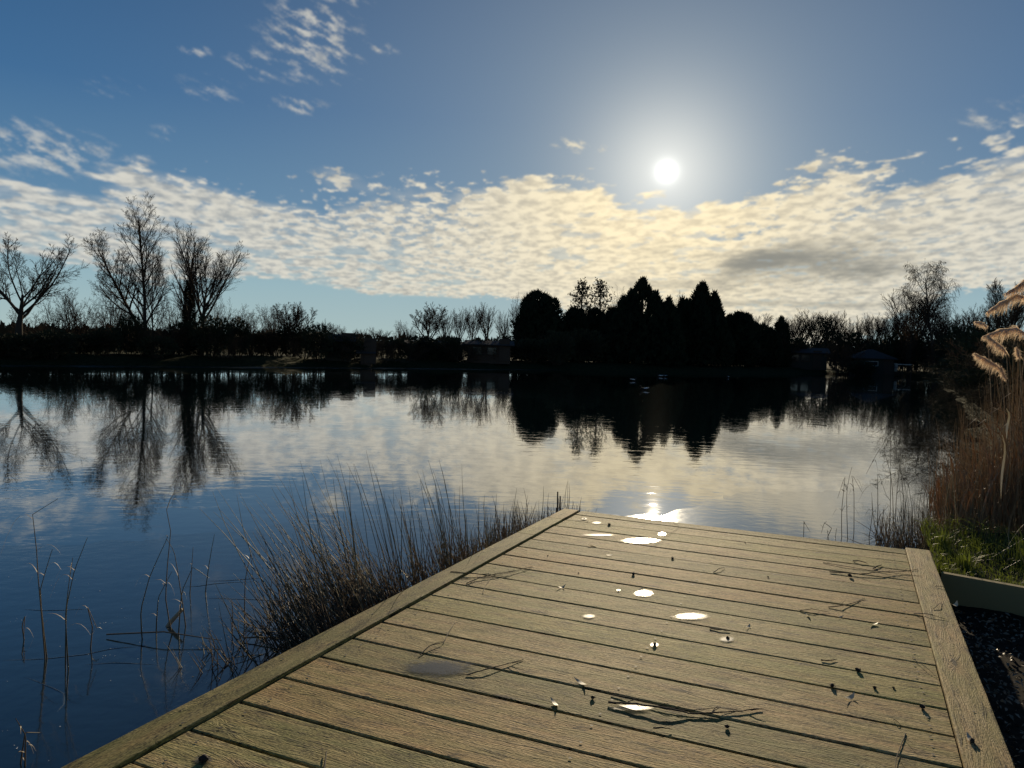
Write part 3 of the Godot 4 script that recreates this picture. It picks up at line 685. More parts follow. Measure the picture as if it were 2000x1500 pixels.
func build_deck() -> void:
	var g := RandomNumberGenerator.new()
	g.seed = 5
	var d := thing("timber_platform", Vector3(0, DECK_TOP, 0), "weathered timber fishing platform of wide boards reaching over the lake", "platform", "", DECK_YAW)
	var left := -1.963
	var right := 0.384
	var nail := Buf.new()
	nail.cap(Vector3.ZERO, Vector3.UP, 0.0058, 7)
	var nail_mesh := nail.mesh()
	var z := -5.788
	var first := part("plank", plank_mesh(right - left - 0.008, 0.145, 0.04, 900), M.wood[3], d)
	first.position = Vector3((left + right) / 2, 0, -5.937 + 0.0735)
	var pitch := 0.2291
	var gaps := [0.018, 0.009, 0.009, 0.009, 0.009, 0.011, 0.014, 0.008, 0.011, 0.014, 0.008, 0.011, 0.014, 0.013, 0.016, 0.011, 0.014, 0.016]
	for k in 33:
		var gap: float = gaps[k] if k < gaps.size() else 0.008
		var next: float = gaps[k + 1] if k + 1 < gaps.size() else 0.008
		var wide := pitch - gap / 2 - next / 2
		var p := part("plank", plank_mesh(right - left - g.randf_range(0.006, 0.012), wide, 0.04, 1000 + k), M.wood[(k * 5 + k / 3) % 6], d)
		p.position = Vector3((left + right) / 2 + g.randf_range(-0.002, 0.002), g.randf_range(-0.0015, 0.0015), z + pitch * (k + 0.5) + (gap - next) / 4)
		for s in [[-1.0, 0.062], [0.93, 0.052], [0.02, 0.0]]:
			for q in ([-0.3, 0.0, 0.3] if s[0] > 0.5 else [-0.28, 0.28]):
				var n := part("nail", nail_mesh, M.nail, p)
				var nx: float = s[0] * (right - left) / 2 + (0.085 if s[0] < 0 else 0.0)
				n.position = Vector3(nx + g.randf_range(-0.008, 0.008), 0.0032, q * wide + g.randf_range(-0.006, 0.006))
	# edge boards, standing a little proud of the planks
	for e in [[0.458, 0.148, -5.935, -2.55, 0], [0.458, 0.148, -2.545, 1.75, 1], [-2.033, 0.126, -5.90, -5.52, 2], [-2.036, 0.132, -5.514, -4.95, 3], [-2.037, 0.134, -4.944, -1.2, 4], [-2.037, 0.134, -1.194, 1.75, 5]]:
		var r := part("edge_board", plank_mesh(e[3] - e[2], e[1], 0.045, 2000 + e[4]), M.wood[[4, 1, 2, 5, 3, 5][e[4]]], d)
		r.position = Vector3(e[0], 0.012, (e[2] + e[3]) / 2)
		r.rotation.y = PI / 2
		for k in maxi(2, int((e[3] - e[2]) / 0.6)):
			var n := part("nail", nail_mesh, M.nail, r)
			n.position = Vector3(-(e[3] - e[2]) / 2 + 0.12 + k * 0.58 + g.randf_range(-0.05, 0.05), 0.0032, g.randf_range(-0.045, 0.045))
	# what carries it
	for x in [-1.95, -0.8, 0.36]:
		var j := Buf.new()
		j.box(Vector3.ZERO, Vector3(0.07, 0.15, 7.55))
		part("joist", j.mesh(), M.timber, d).position = Vector3(x, -0.1165, -2.1)
	for x in [-2.04, 0.455]:
		var j := Buf.new()
		j.box(Vector3.ZERO, Vector3(0.04, 0.15, 7.6))
		part("fascia", j.mesh(), M.timber, d).position = Vector3(x, -0.11, -2.1)
	for x in [-1.97, 0.33]:
		for zz in [-5.6, -3.2, -0.8, 1.4]:
			var j := Buf.new()
			j.box(Vector3.ZERO, Vector3(0.1, 1.1, 0.1))
			part("post", j.mesh(), M.timber, d).position = Vector3(x - signf(x) * 0.09, -0.6, zz)


# ---------------------------------------------------------------- trees
# per level: segments, wiggle, upward pull, children, where they start, their angle, their length
const KINDS := {
	"tall": {"seg": [9, 6, 4, 3, 2], "wig": [0.05, 0.10, 0.12, 0.12, 0.12], "pull": [0.03, 0.10, 0.08, 0.05, 0.03], "kids": [26, 9, 6, 7], "start": [0.22, 0.2, 0.2, 0.25], "ang": [0.75, 0.65, 0.6, 0.6], "len": [0.42, 0.46, 0.5, 0.55], "rad": 0.016},
	"lean": {"seg": [9, 6, 4, 3, 2], "wig": [0.05, 0.11, 0.13, 0.13, 0.12], "pull": [0.012, 0.10, 0.08, 0.04, 0.02], "kids": [20, 9, 6, 7], "start": [0.38, 0.2, 0.2, 0.25], "ang": [0.8, 0.65, 0.6, 0.6], "len": [0.36, 0.5, 0.5, 0.55], "rad": 0.020},
	"vase": {"seg": [5, 7, 5, 3, 2], "wig": [0.06, 0.09, 0.12, 0.12, 0.12], "pull": [0.02, 0.10, 0.08, 0.05, 0.03], "kids": [13, 11, 8, 7], "start": [0.45, 0.2, 0.2, 0.2], "ang": [0.62, 0.5, 0.55, 0.6], "len": [1.25, 0.42, 0.45, 0.5], "rad": 0.023, "trunk": 0.46},
	"spread": {"seg": [4, 8, 6, 4, 2], "wig": [0.08, 0.15, 0.18, 0.2, 0.18], "pull": [0.0, 0.09, 0.08, 0.05, 0.02], "kids": [9, 12, 8, 7], "start": [0.55, 0.2, 0.15, 0.2], "ang": [0.85, 0.7, 0.7, 0.65], "len": [1.7, 0.40, 0.42, 0.5], "rad": 0.029, "trunk": 0.36},
	"birch": {"seg": [9, 6, 6, 6, 3], "wig": [0.05, 0.10, 0.14, 0.10, 0.1], "pull": [0.03, 0.07, -0.08, -0.32, -0.4], "kids": [20, 10, 11, 3], "start": [0.25, 0.25, 0.2, 0.4], "ang": [0.7, 0.7, 0.9, 0.4], "len": [0.46, 0.48, 0.75, 0.6], "rad": 0.017},
	"bush": {"seg": [7, 5, 4, 2, 2], "wig": [0.10, 0.16, 0.2, 0.2, 0.2], "pull": [0.03, 0.06, 0.03, 0.0, 0.0], "kids": [9, 6, 4, 0], "start": [0.12, 0.2, 0.2, 0.2], "ang": [0.6, 0.65, 0.65, 0.6], "len": [0.45, 0.48, 0.5, 0.5], "rad": 0.013, "least": 0.010}}


func grow(wood: Buf, twigs: Buf, p: Vector3, d: Vector3, length: float, r: float, level: int, kind: Dictionary, most: int, g: RandomNumberGenerator, drift := Vector3.ZERO) -> void:
	var m: int = kind.seg[level]
	var pts := [p]
	var rad := [r]
	var tip := r * (0.22 if level == 0 else 0.3)
	var wig: float = kind.wig[level]
	for k in m:
		d = (d + Vector3(g.randf_range(-wig, wig), g.randf_range(-wig, wig) + kind.pull[level], g.randf_range(-wig, wig)) + drift).normalized()
		p += d * (length / m)
		pts.append(p)
		rad.append(lerpf(r, tip, float(k + 1) / m))
	(wood if level < 2 else twigs).tube(pts, rad, [7, 5, 3, 3, 3][level])
	if level == most:
		return
	var kids: int = kind.kids[level]
	var turn := g.randf() * TAU
	for k in kids:
		var t: float = lerpf(kind.start[level], 0.99, (k + g.randf()) / kids)
		var at := mini(int(t * m), m - 1)
		var q: Vector3 = pts[at].lerp(pts[at + 1], t * m - at)
		var axis: Vector3 = (pts[at + 1] - pts[at]).normalized()
		turn += 2.4 + g.randf_range(-0.5, 0.5)
		var side := axis.cross(Vector3(0.3, 0.2, 0.9)).normalized().rotated(axis, turn)
		var a: float = kind.ang[level] * g.randf_range(0.7, 1.3)
		var away := (axis * cos(a) + side * sin(a)).normalized()
		var here := lerpf(r, tip, t)
		grow(wood, twigs, q, away, length * kind.len[level] * lerpf(1.0, 0.45, t * t) * g.randf_range(0.7, 1.2), maxf(here * g.randf_range(0.45, 0.7), kind.get("least", 0.0065)), level + 1, kind, most, g)


func bare_tree(row: Array, label: String, group: String, seed_: int) -> Node3D:
	var g := RandomNumberGenerator.new()
	g.seed = seed_
	var kind: Dictionary = KINDS[row[0]].duplicate()
	kind.least = maxf(kind.get("least", 0.0), 0.000135 * Vector2(row[1], row[2]).length())
	var h: float = row[3]
	var y := ground_height(row[1], row[2])
	var wood := Buf.new()
	var twigs := Buf.new()
	var lean := Vector3(row[4], 0, row[5])
	if row[0] == "bush":
		for k in 9:
			var a := TAU * (k + g.randf()) / 9
			var up := Vector3(cos(a) * g.randf_range(0.05, 1.0) * row[6] / h * 1.3, 1.0, sin(a) * g.randf_range(0.05, 0.9) * row[6] / h * 1.3).normalized()
			grow(wood, twigs, Vector3(cos(a), 0, sin(a)) * 0.12 - Vector3.UP * 0.15, up, h * g.randf_range(0.72, 1.05), h * kind.rad * g.randf_range(0.6, 1.1), 0, kind, 3, g)
	else:
		var up := (Vector3.UP * h + lean * (1.2 if row[0] == "lean" else 1.1)).normalized()
		grow(wood, twigs, Vector3(0, -0.2, 0), up, (h * kind.get("trunk", 0.97) + 0.2) * (1.05 if lean.length() > 1.5 else 1.0), h * kind.rad, 0, kind, 4 if row[2] > -63.0 or row[0] == "birch" else 3, g)
	# fit the height measured
	var top := 0.0
	var wide := 0.0
	for q in twigs.v:
		top = maxf(top, q.y)
		wide = maxf(wide, absf(q.x - lean.x * 0.6))
	var o := thing("bush" if row[0] == "bush" else ("birch_tree" if row[0] == "birch" else "bare_tree"), Vector3(row[1], y, row[2]), label, "bush" if row[0] == "bush" else "tree", group)
	part("stem" if row[0] == "bush" else "trunk", wood.mesh(), M.bark_grey if row[0] == "birch" else M.bark, o)
	part("crown", twigs.mesh(), M.twig_warm if row[0] == "bush" else M.twig_far, o)
	var sy: float = (h - y) / top
	var sx := clampf(row[6] / maxf(wide, 0.1), 0.6 * sy, 1.5 * sy)
	if row[0] == "lean":
		sx = sy
	o.scale = Vector3(sx, sy, sx)
	return o


func spray(b: Buf, p: Vector3, d: Vector3, size: float, g: RandomNumberGenerator) -> void:   # a flat tuft of needles or leaves
	var s := d.cross(Vector3(g.randf_range(-1, 1), g.randf_range(-1, 1), g.randf_range(-1, 1))).normalized()
	for k in 3:
		var e := (d + s * (k - 1) * 0.75).normalized()
		var w := s.cross(e).cross(e).normalized() * size * 0.17
		b.tri(p - w, p + w, p + e * size * (1.0 if k == 1 else 0.75))


func evergreen(row: Array, label: String, group: String, seed_: int) -> Node3D:
	var g := RandomNumberGenerator.new()
	g.seed = seed_
	var y := ground_height(row[1], row[2])
	var h: float = row[3] - y
	var r: float = row[6]
	var o := thing("evergreen_tree" if row[0] != "pine" else "pine_tree", Vector3(row[1], y, row[2]), label, "tree", group)
	var trunk := Buf.new()
	trunk.tube([Vector3(0, -0.2, 0), Vector3(0.05, h * 0.4, 0), Vector3(0, h * 0.9, 0.03)], [h * 0.022, h * 0.016, h * 0.004], 7)
	part("trunk", trunk.mesh(), M.bark, o)
	var b := Buf.new()
	if row[0] == "pine":
		# tufts held on upturned branches, with sky between them
		var wood := Buf.new()
		for k in 34:
			var t := lerpf(0.30, 1.0, (k + 0.5) / 34.0)
			var a := k * 2.4
			var reach := r * lerpf(1.15, 0.18, pow((t - 0.3) / 0.7, 1.6)) * g.randf_range(0.6, 1.15)
			var root := Vector3(0, h * t * 0.96, 0)
			var end := root + Vector3(cos(a) * reach, reach * g.randf_range(0.15, 0.7), sin(a) * reach)
			wood.tube([root, root.lerp(end, 0.5) + Vector3.DOWN * 0.03, end], [0.03, 0.02, 0.01], 4)
			for q in 34:
				var at := root.lerp(end, g.randf_range(0.35, 1.05)) + Vector3(g.randfn(0, 0.10), g.randfn(0, 0.10), g.randfn(0, 0.10)) * (0.6 + r)
				spray(b, at, Vector3(g.randf_range(-0.7, 0.7), g.randf_range(0.2, 1.0), g.randf_range(-0.7, 0.7)).normalized(), g.randf_range(0.13, 0.28), g)
		part("branches", wood.mesh(), M.bark, o)
	else:
		# leaders: several pointed spires make an uneven crown
		var spires := [[Vector3.ZERO, 1.0, 1.0]]
		for k in (9 if row[0] == "cone" else 9):
			var a := k * 2.4 + g.randf()
			var out := g.randf_range(0.25, 0.6) * r
			spires.append([Vector3(cos(a), 0, sin(a)) * out, g.randf_range(0.62, 0.90) if row[0] == "cone" else g.randf_range(0.78, 0.97), g.randf_range(0.42, 0.6) if row[0] == "cone" else g.randf_range(0.4, 0.62)])
		for s in spires:
			var many := int(1300 * s[2] * clampf(h / 6.0, 0.5, 1.3))
			for k in many:
				var t := pow(g.randf(), 0.85)
				var fat := pow(1.0 - t, 0.80 if row[0] == "cone" else 0.45) * (0.75 + 0.25 * minf(1.0, t * 6.0))
				var a := g.randf() * TAU
				var wob := 1.0 + 0.16 * sin(a * 3.0 + t * 17.0 + s[1] * 9.0)
				var rr: float = r * s[2] * fat * wob * sqrt(g.randf_range(0.35, 1.0))
				var out := Vector3(cos(a), 0, sin(a))
				spray(b, s[0] + out * rr + Vector3.UP * h * s[1] * t * 0.96, (out * g.randf_range(0.2, 0.9) * (1.0 - 0.6 * t) + Vector3.UP * g.randf_range(0.3, 1.2)).normalized(), g.randf_range(0.28, 0.62) * (0.8 if row[0] == "round" else 1.0), g)
	part("crown", b.mesh(), M.needle, o)
	return o


func shrub(kind: int, seed_: int, label: String) -> Node3D:   # one metre high, one metre wide; copies are scaled
	var g := RandomNumberGenerator.new()
	g.seed = seed_
	var o := thing("shrub", Vector3.ZERO, label, "shrub")
	var wood := Buf.new()
	var twigs := Buf.new()
	for k in 12:
		var a := TAU * (k + g.randf()) / 12
		var out := g.randf_range(0.1, 0.9)
		grow(wood, twigs, Vector3(cos(a), 0, sin(a)) * 0.1 - Vector3.UP * 0.05, Vector3(cos(a) * out, 1.0, sin(a) * out).normalized(), g.randf_range(0.6, 0.95), 0.012, 0, KINDS.bush.merged({"least": 0.004}, true), 2 if kind == 1 else 3, g)
	part("stem", wood.mesh(), M.bark, o)
	if kind == 1:
		for k in 1500:
			var d := Vector3(g.randfn(0, 1), g.randfn(0, 1), g.randfn(0, 1)).normalized()
			var c := Vector3(d.x * 0.52, 0.48 + d.y * 0.46, d.z * 0.52) * 1.0
			c = Vector3(0, 0.45, 0).lerp(c, sqrt(g.randf_range(0.1, 1.0)) * (1.0 + 0.13 * sin(d.x * 7.0 + seed_) * cos(d.z * 6.0)))
			spray(twigs, c, (d + Vector3.UP * 0.4).normalized(), g.randf_range(0.05, 0.11), g)
	part("crown", twigs.mesh(), M.leaf_dark if kind == 1 else (M.bramble if kind == 0 else M.twig_warm), o)
	return o


const BARE_LABELS := ["broad spreading bare tree with thick forked limbs at the bank's open end", "bare tree leaning away from the tallest trunk beside it", "tallest bare tree with a straight trunk rising from the bank", "slender second trunk close against the tallest bare tree", "bushy vase shaped bare tree with a forked trunk beside the ivy clad one", "bare multi stemmed bush between the tallest tree and the forked tree", "narrow upright bare bush pressed against the forked tree", "low round bare tree standing where the tall trees end", "bare twiggy bush at the foot of the forked tree", "small bare bush next to the low round tree",
	"rounded bare oak like tree standing alone by the water", "small dark bush behind the lone rounded tree", "bare tree just behind the lone rounded tree", "fan shaped bare tree above the long low lodge", "bare tree close to the big domed evergreen", "thin bare twigs showing beside the domed evergreen", "bare twigs showing between the twin pines and the broad cypress", "bare twigs showing between the two pointed cypresses", "loose bare tree beyond the small rounded evergreens", "bare tree behind the flat topped pine", "low bare tree beside the flat topped pine", "bare tree in the row behind the hip roofed hut", "bare tree nearest the birch in the row behind the hut", "tall weeping birch with fine drooping twigs", "bare bush under the weeping birch", "dark bare tree between the birch and the reed plumes", "spiky bare tree top rising behind the reed plumes", "brown bare bush behind the spreading tree's limbs", "bare bush behind the leaning tree", "low bare bush under the spreading tree", "bare bush filling the gap after the forked tree", "bare bush between the spreading tree and the leaning one", "wide bare bush behind the foot of the tallest tree", "bare bush showing through the forked tree's limbs", "low bare bush at the end of the tall tree group", "distant bare bush seen under the leaning trunk", "distant bare bush behind the low round tree"]
const EVERGREEN_LABELS := ["big domed dark evergreen at the end of the pale ice strip", "slim pine with a tufted top, first of the twin pines", "slim pine with a tufted top, taller of the twin pines", "broad pointed dark cypress, widest on the far bank", "pointed dark cypress beside the widest one", "dark rounded evergreen under the twin pines", "dark rounded evergreen against the widest cypress", "dark rounded evergreen between the two pointed cypresses", "low domed dark evergreen after the pointed cypresses", "small narrow columnar cypress near the long lodge", "flat topped dark pine behind the round willow bush", "small dark evergreen beside the columnar cypress", "dark evergreen filling the gap after the big domed one", "dark evergreen behind the foot of the twin pines", "dark evergreen crowding the near flank of the widest cypress", "dark evergreen crowding the far flank of the widest cypress", "dark evergreen at the foot of the second pointed cypress", "sloping dark evergreen after the second pointed cypress", "lowest dark evergreen before the columnar cypress"]


func build_far_bank() -> void:
	var made := []
	for k in BARE.size():
		made.append(bare_tree(BARE[k], BARE_LABELS[k], "bare trees and bushes on the far bank", 100 + k * 7))
	# more of the same kinds, filling the row behind
	for q in MORE_TREES:
		var src: Node3D = made[q[0]]
		var y := ground_height(q[1], q[2])
		var f: float = (q[3] - y) / (BARE[q[0]][3] - src.position.y)
		copy(src, Vector3(q[1], y, q[2]), q[4], src.scale * Vector3(f * 1.1, f, f * 1.1), "thin bare tree in the row behind the flat roofed lodges" if q[1] < 5.0 else "thin bare tree in the row behind the hipped hut", "bare trees filling the far bank")
	for k in EVERGREEN.size():
		evergreen(EVERGREEN[k], EVERGREEN_LABELS[k], "evergreens on the far bank", 300 + k)
	# ivy clad trunk
	var g := RandomNumberGenerator.new()
	g.seed = 9
	var at := Vector3(-20.3, 0, -48.6)
	at.y = ground_height(at.x, at.z)
	var o := thing("ivy_clad_tree", at, "slim bare tree with its trunk wrapped in ivy", "tree")
	var wood := Buf.new()
	var twigs := Buf.new()
	grow(wood, twigs, Vector3(0, -0.2, 0), Vector3(-0.02, 1, 0), 7.2, 0.12, 0, KINDS.tall, 3, g)
	part("trunk", wood.mesh(), M.bark, o)
	part("crown", twigs.mesh(), M.twig_far, o)
	var ivy := Buf.new()
	for k in 2200:
		var t := g.randf()
		var a := g.randf() * TAU
		var out := Vector3(cos(a), 0, sin(a))
		spray(ivy, out * lerpf(0.62, 0.16, t) * sqrt(g.randf()) + Vector3.UP * t * 4.6, (out + Vector3.UP * 0.3).normalized(), 0.16, g)
	part("ivy", ivy.mesh(), M.leaf_dark, o)
	# shrubs along the bank
	var protos := [shrub(0, 41, "low tangled bramble shrub on the far bank"), shrub(1, 43, "low dark leafy shrub on the far bank"), shrub(2, 47, "low brown twiggy shrub on the far bank"), shrub(1, 53, "low dark leafy shrub on the far bank")]
	for k in SHRUBS.size():
		var s: Array = SHRUBS[k]
		var kind := [1, 0, 3, 2][k % 4] as int
		var p := Vector3(s[0], ground_height(s[0], s[1]), s[1])
		var size := Vector3(s[5] * 2.3, (s[2] - p.y) * 1.02, s[5] * 1.7)
		var x: int = s[6]
		var label: String = ["low tangled bramble shrub", "low dark leafy shrub", "low brown twiggy shrub", "low dark leafy shrub"][kind] + (" under the tallest bare trees" if x < 430 else " past the forked tree" if x < 640 else " between the flat roofed lodges" if x < 1000 else " at the foot of the evergreens" if x < 1500 else " near the hipped hut and the birch")
		if k < 4:
			protos[kind].position = p
			protos[kind].scale = size
			protos[kind].set_meta("group", "shrubs along the far bank")
			protos[kind].set_meta("label", label)
		else:
			copy(protos[kind], p, g.randf() * TAU, size, label, "shrubs along the far bank")
	# the round willow bush by the hut and the thicket along the near right shore
	for w in [[HUTS[7][0], HUTS[7][1], 2, HUTS[7][2], 1.9, "round willow bush of thin upright stems in front of the hut"], [32.4, -72.0, 1, 1.5, 1.5, "dark low shrub at the water below the willow bush"]]:
		copy(protos[w[2]], Vector3(w[0], maxf(0.0, ground_height(w[0], w[1])), w[1]), 1.0, Vector3(w[4] * 1.9, w[3], w[4] * 1.6), w[5], "shrubs along the far bank")
	for w in [[8.6, -11.8, 0, 1.7, 1.2], [10.6, -15.2, 0, 1.9, 1.5], [12.2, -17.6, 1, 1.8, 1.4], [14.4, -20.6, 0, 2.2, 1.8], [16.4, -24.0, 1, 2.0, 1.6], [19.0, -29.0, 0, 2.6, 2.2], [22.5, -35.5, 2, 2.8, 2.4], [26.5, -42.5, 1, 2.8, 2.6], [30.0, -49.0, 0, 3.4, 3.0], [35.0, -57.0, 1, 3.8, 3.4], [13.0, -16.5, 0, 2.5, 1.6], [9.8, -11.2, 1, 1.5, 1.1], [18.2, -30.4, 1, 1.2, 1.5], [19.8, -32.6, 0, 1.4, 1.7], [21.6, -36.6, 1, 1.3, 1.9], [23.6, -40.2, 0, 1.5, 2.0], [25.8, -44.0, 1, 1.5, 2.2], [28.4, -48.6, 0, 1.7, 2.4], [31.6, -53.6, 1, 1.8, 2.6], [15.6, -25.4, 1, 1.2, 1.2], [13.6, -21.6, 0, 1.2, 1.2], [34.6, -59.4, 0, 2.0, 2.6], [37.0, -63.0, 1, 2.2, 2.8]]:
		var p := Vector3(w[0], maxf(0.0, ground_height(w[0], w[1])), w[1])
		copy(protos[w[2]], p, g.randf() * TAU, Vector3(w[4] * 1.5, w[3], w[4] * 1.5), ["tangled bramble thicket leaning over the water behind the reed bed", "dark leafy shrub in the thicket behind the reed bed", "brown twiggy shrub in the thicket behind the reed bed"][w[2]], "thicket behind the reed bed")
	# arching bare sprays over the water beside the reeds
	for w in [[5.6, -10.0], [6.5, -11.4], [7.6, -13.2], [5.2, -9.0], [9.6, -16.4], [11.6, -19.6]]:
		var wood2 := Buf.new()
		var tw := Buf.new()
		for k in 9:
			grow(wood2, tw, Vector3(g.randf_range(0.4, 1.1), -0.1, g.randf_range(-0.3, 0.3)), Vector3(g.randf_range(-1.1, 0.0), 1.0, g.randf_range(-0.6, 0.6)).normalized(), g.randf_range(0.9, 1.9), 0.005, 0, {"seg": [8, 6, 4, 2, 2], "wig": [0.12, 0.18, 0.2, 0.2, 0.2], "pull": [-0.10, -0.06, -0.03, 0.0, 0.0], "kids": [9, 6, 3, 0], "start": [0.2, 0.2, 0.2, 0.2], "ang": [0.6, 0.6, 0.6, 0.6], "len": [0.42, 0.45, 0.5, 0.5], "rad": 0.01, "least": 0.0018}, 3, g, Vector3(-0.03, 0, 0))
		var b := thing("bramble", Vector3(w[0], 0.0, w[1]), "arching bare bramble stems dipping to the water beside the reed bed", "bush", "brambles beside the reed bed")
		part("stem", wood2.mesh(), M.bramble, b)
		part("crown", tw.mesh(), M.bramble, b)
	# the far woods, one mass on the skyline
	var far := Buf.new()
	for k in 15000:
		var a := g.randf_range(-1.15, 1.15)
		var r := g.randf_range(140.0, 330.0)
		var h := (3.6 + 1.5 * noise_a.get_noise_1d(a * 160.0) + 1.0 * noise_b.get_noise_1d(a * 220.0)) * r / 230.0
		if a > 0.2:
			h *= 1.55
		var p := Vector3(sin(a) * r, 0.3, -cos(a) * r)
		var side := Vector3(cos(a), 0, sin(a))
		var t := pow(g.randf(), 0.6)
		var q := p + Vector3.UP * h * t * 0.8
		for s in 2:
			far.tri(q - side * g.randf_range(0.15, 0.5) * r / 230.0, q + side * g.randf_range(0.15, 0.5) * r / 230.0, q + side * g.randf_range(-0.5, 0.5) + Vector3.UP * h * g.randf_range(0.12, 0.35))
	for k in 90:
		var a := -1.15 + 2.3 * (k + 0.5) / 90.0
		var side := Vector3(cos(a), 0, sin(a)) * 9.0
		var p := Vector3(sin(a) * 250.0, 0.0, -cos(a) * 250.0)
		far.quad(p - side, p - side + Vector3.UP * 2.6, p + side + Vector3.UP * 2.6, p + side)
	setting("far_woods", far.mesh(), M.bramble, "low line of winter woods on the skyline beyond the lake", "woods", "stuff")


# ---------------------------------------------------------------- huts
func hut(at: Vector3, turn: float, size: Vector3, roof: float, hip: bool, label: String, wall: Material, windows: Array, group := "lakeside huts and lodges") -> Node3D:
	var o := thing("hut", at, label, "hut", group, turn)
	var w := Buf.new()
	w.box(Vector3(0, size.y / 2 - 0.1, 0), size + Vector3(0, 0.2, 0))
	part("wall", w.mesh(), wall, o)
	# weatherboards on the side that faces the lake
	var rows := int(size.y / 0.16)
	var lap := Buf.new()
	lap.box(Vector3.ZERO, Vector3(size.x + 0.03, 0.13, 0.03), Basis(Vector3.RIGHT, 0.12))
	var lap_mesh := lap.mesh()
	for k in rows:
		part("weatherboard", lap_mesh, wall, o).position = Vector3(0, 0.09 + k * 0.16, size.z / 2 + 0.012)
	var r := Buf.new()
	var a := size.x / 2 + 0.3
	var c := size.z / 2 + 0.3
	var y := size.y
	var e := a - (minf(a, c) if hip else 0.0)
	var thick := Vector3.UP * 0.08
	var k := [Vector3(-a, y, c), Vector3(a, y, c), Vector3(a, y, -c), Vector3(-a, y, -c), Vector3(-e, y + roof, 0), Vector3(e, y + roof, 0)]
	r.quad(k[0], k[4], k[5], k[1])
	r.quad(k[2], k[5], k[4], k[3])
	r.tri(k[1], k[5], k[2])
	r.tri(k[3], k[4], k[0])
	for q in [[0, 1], [1, 2], [2, 3], [3, 0]]:
		r.quad(k[q[0]] - thick, k[q[0]], k[q[1]], k[q[1]] - thick)
	r.quad(k[0] - thick, k[1] - thick, k[2] - thick, k[3] - thick)
	part("roof", r.mesh(), M.hut_roof, o)
	for q in windows:
		var f := Buf.new()
		f.box(Vector3.ZERO, Vector3(q[2] + 0.12, q[3] + 0.12, 0.06))
		var n := part("window", f.mesh(), q[4], o)
		n.position = Vector3(q[0], q[1], size.z / 2 + 0.045)
		var p := Buf.new()
		p.box(Vector3.ZERO, Vector3(q[2], q[3], 0.03))
		part("pane", p.mesh(), M.glass, n).position = Vector3(0, 0, 0.03)
	var door := Buf.new()
	door.box(Vector3.ZERO, Vector3(0.8, 1.7, 0.05))
	part("door", door.mesh(), M.hut_brown, o).position = Vector3(size.x * 0.36, 0.86, size.z / 2 + 0.05)
	return o


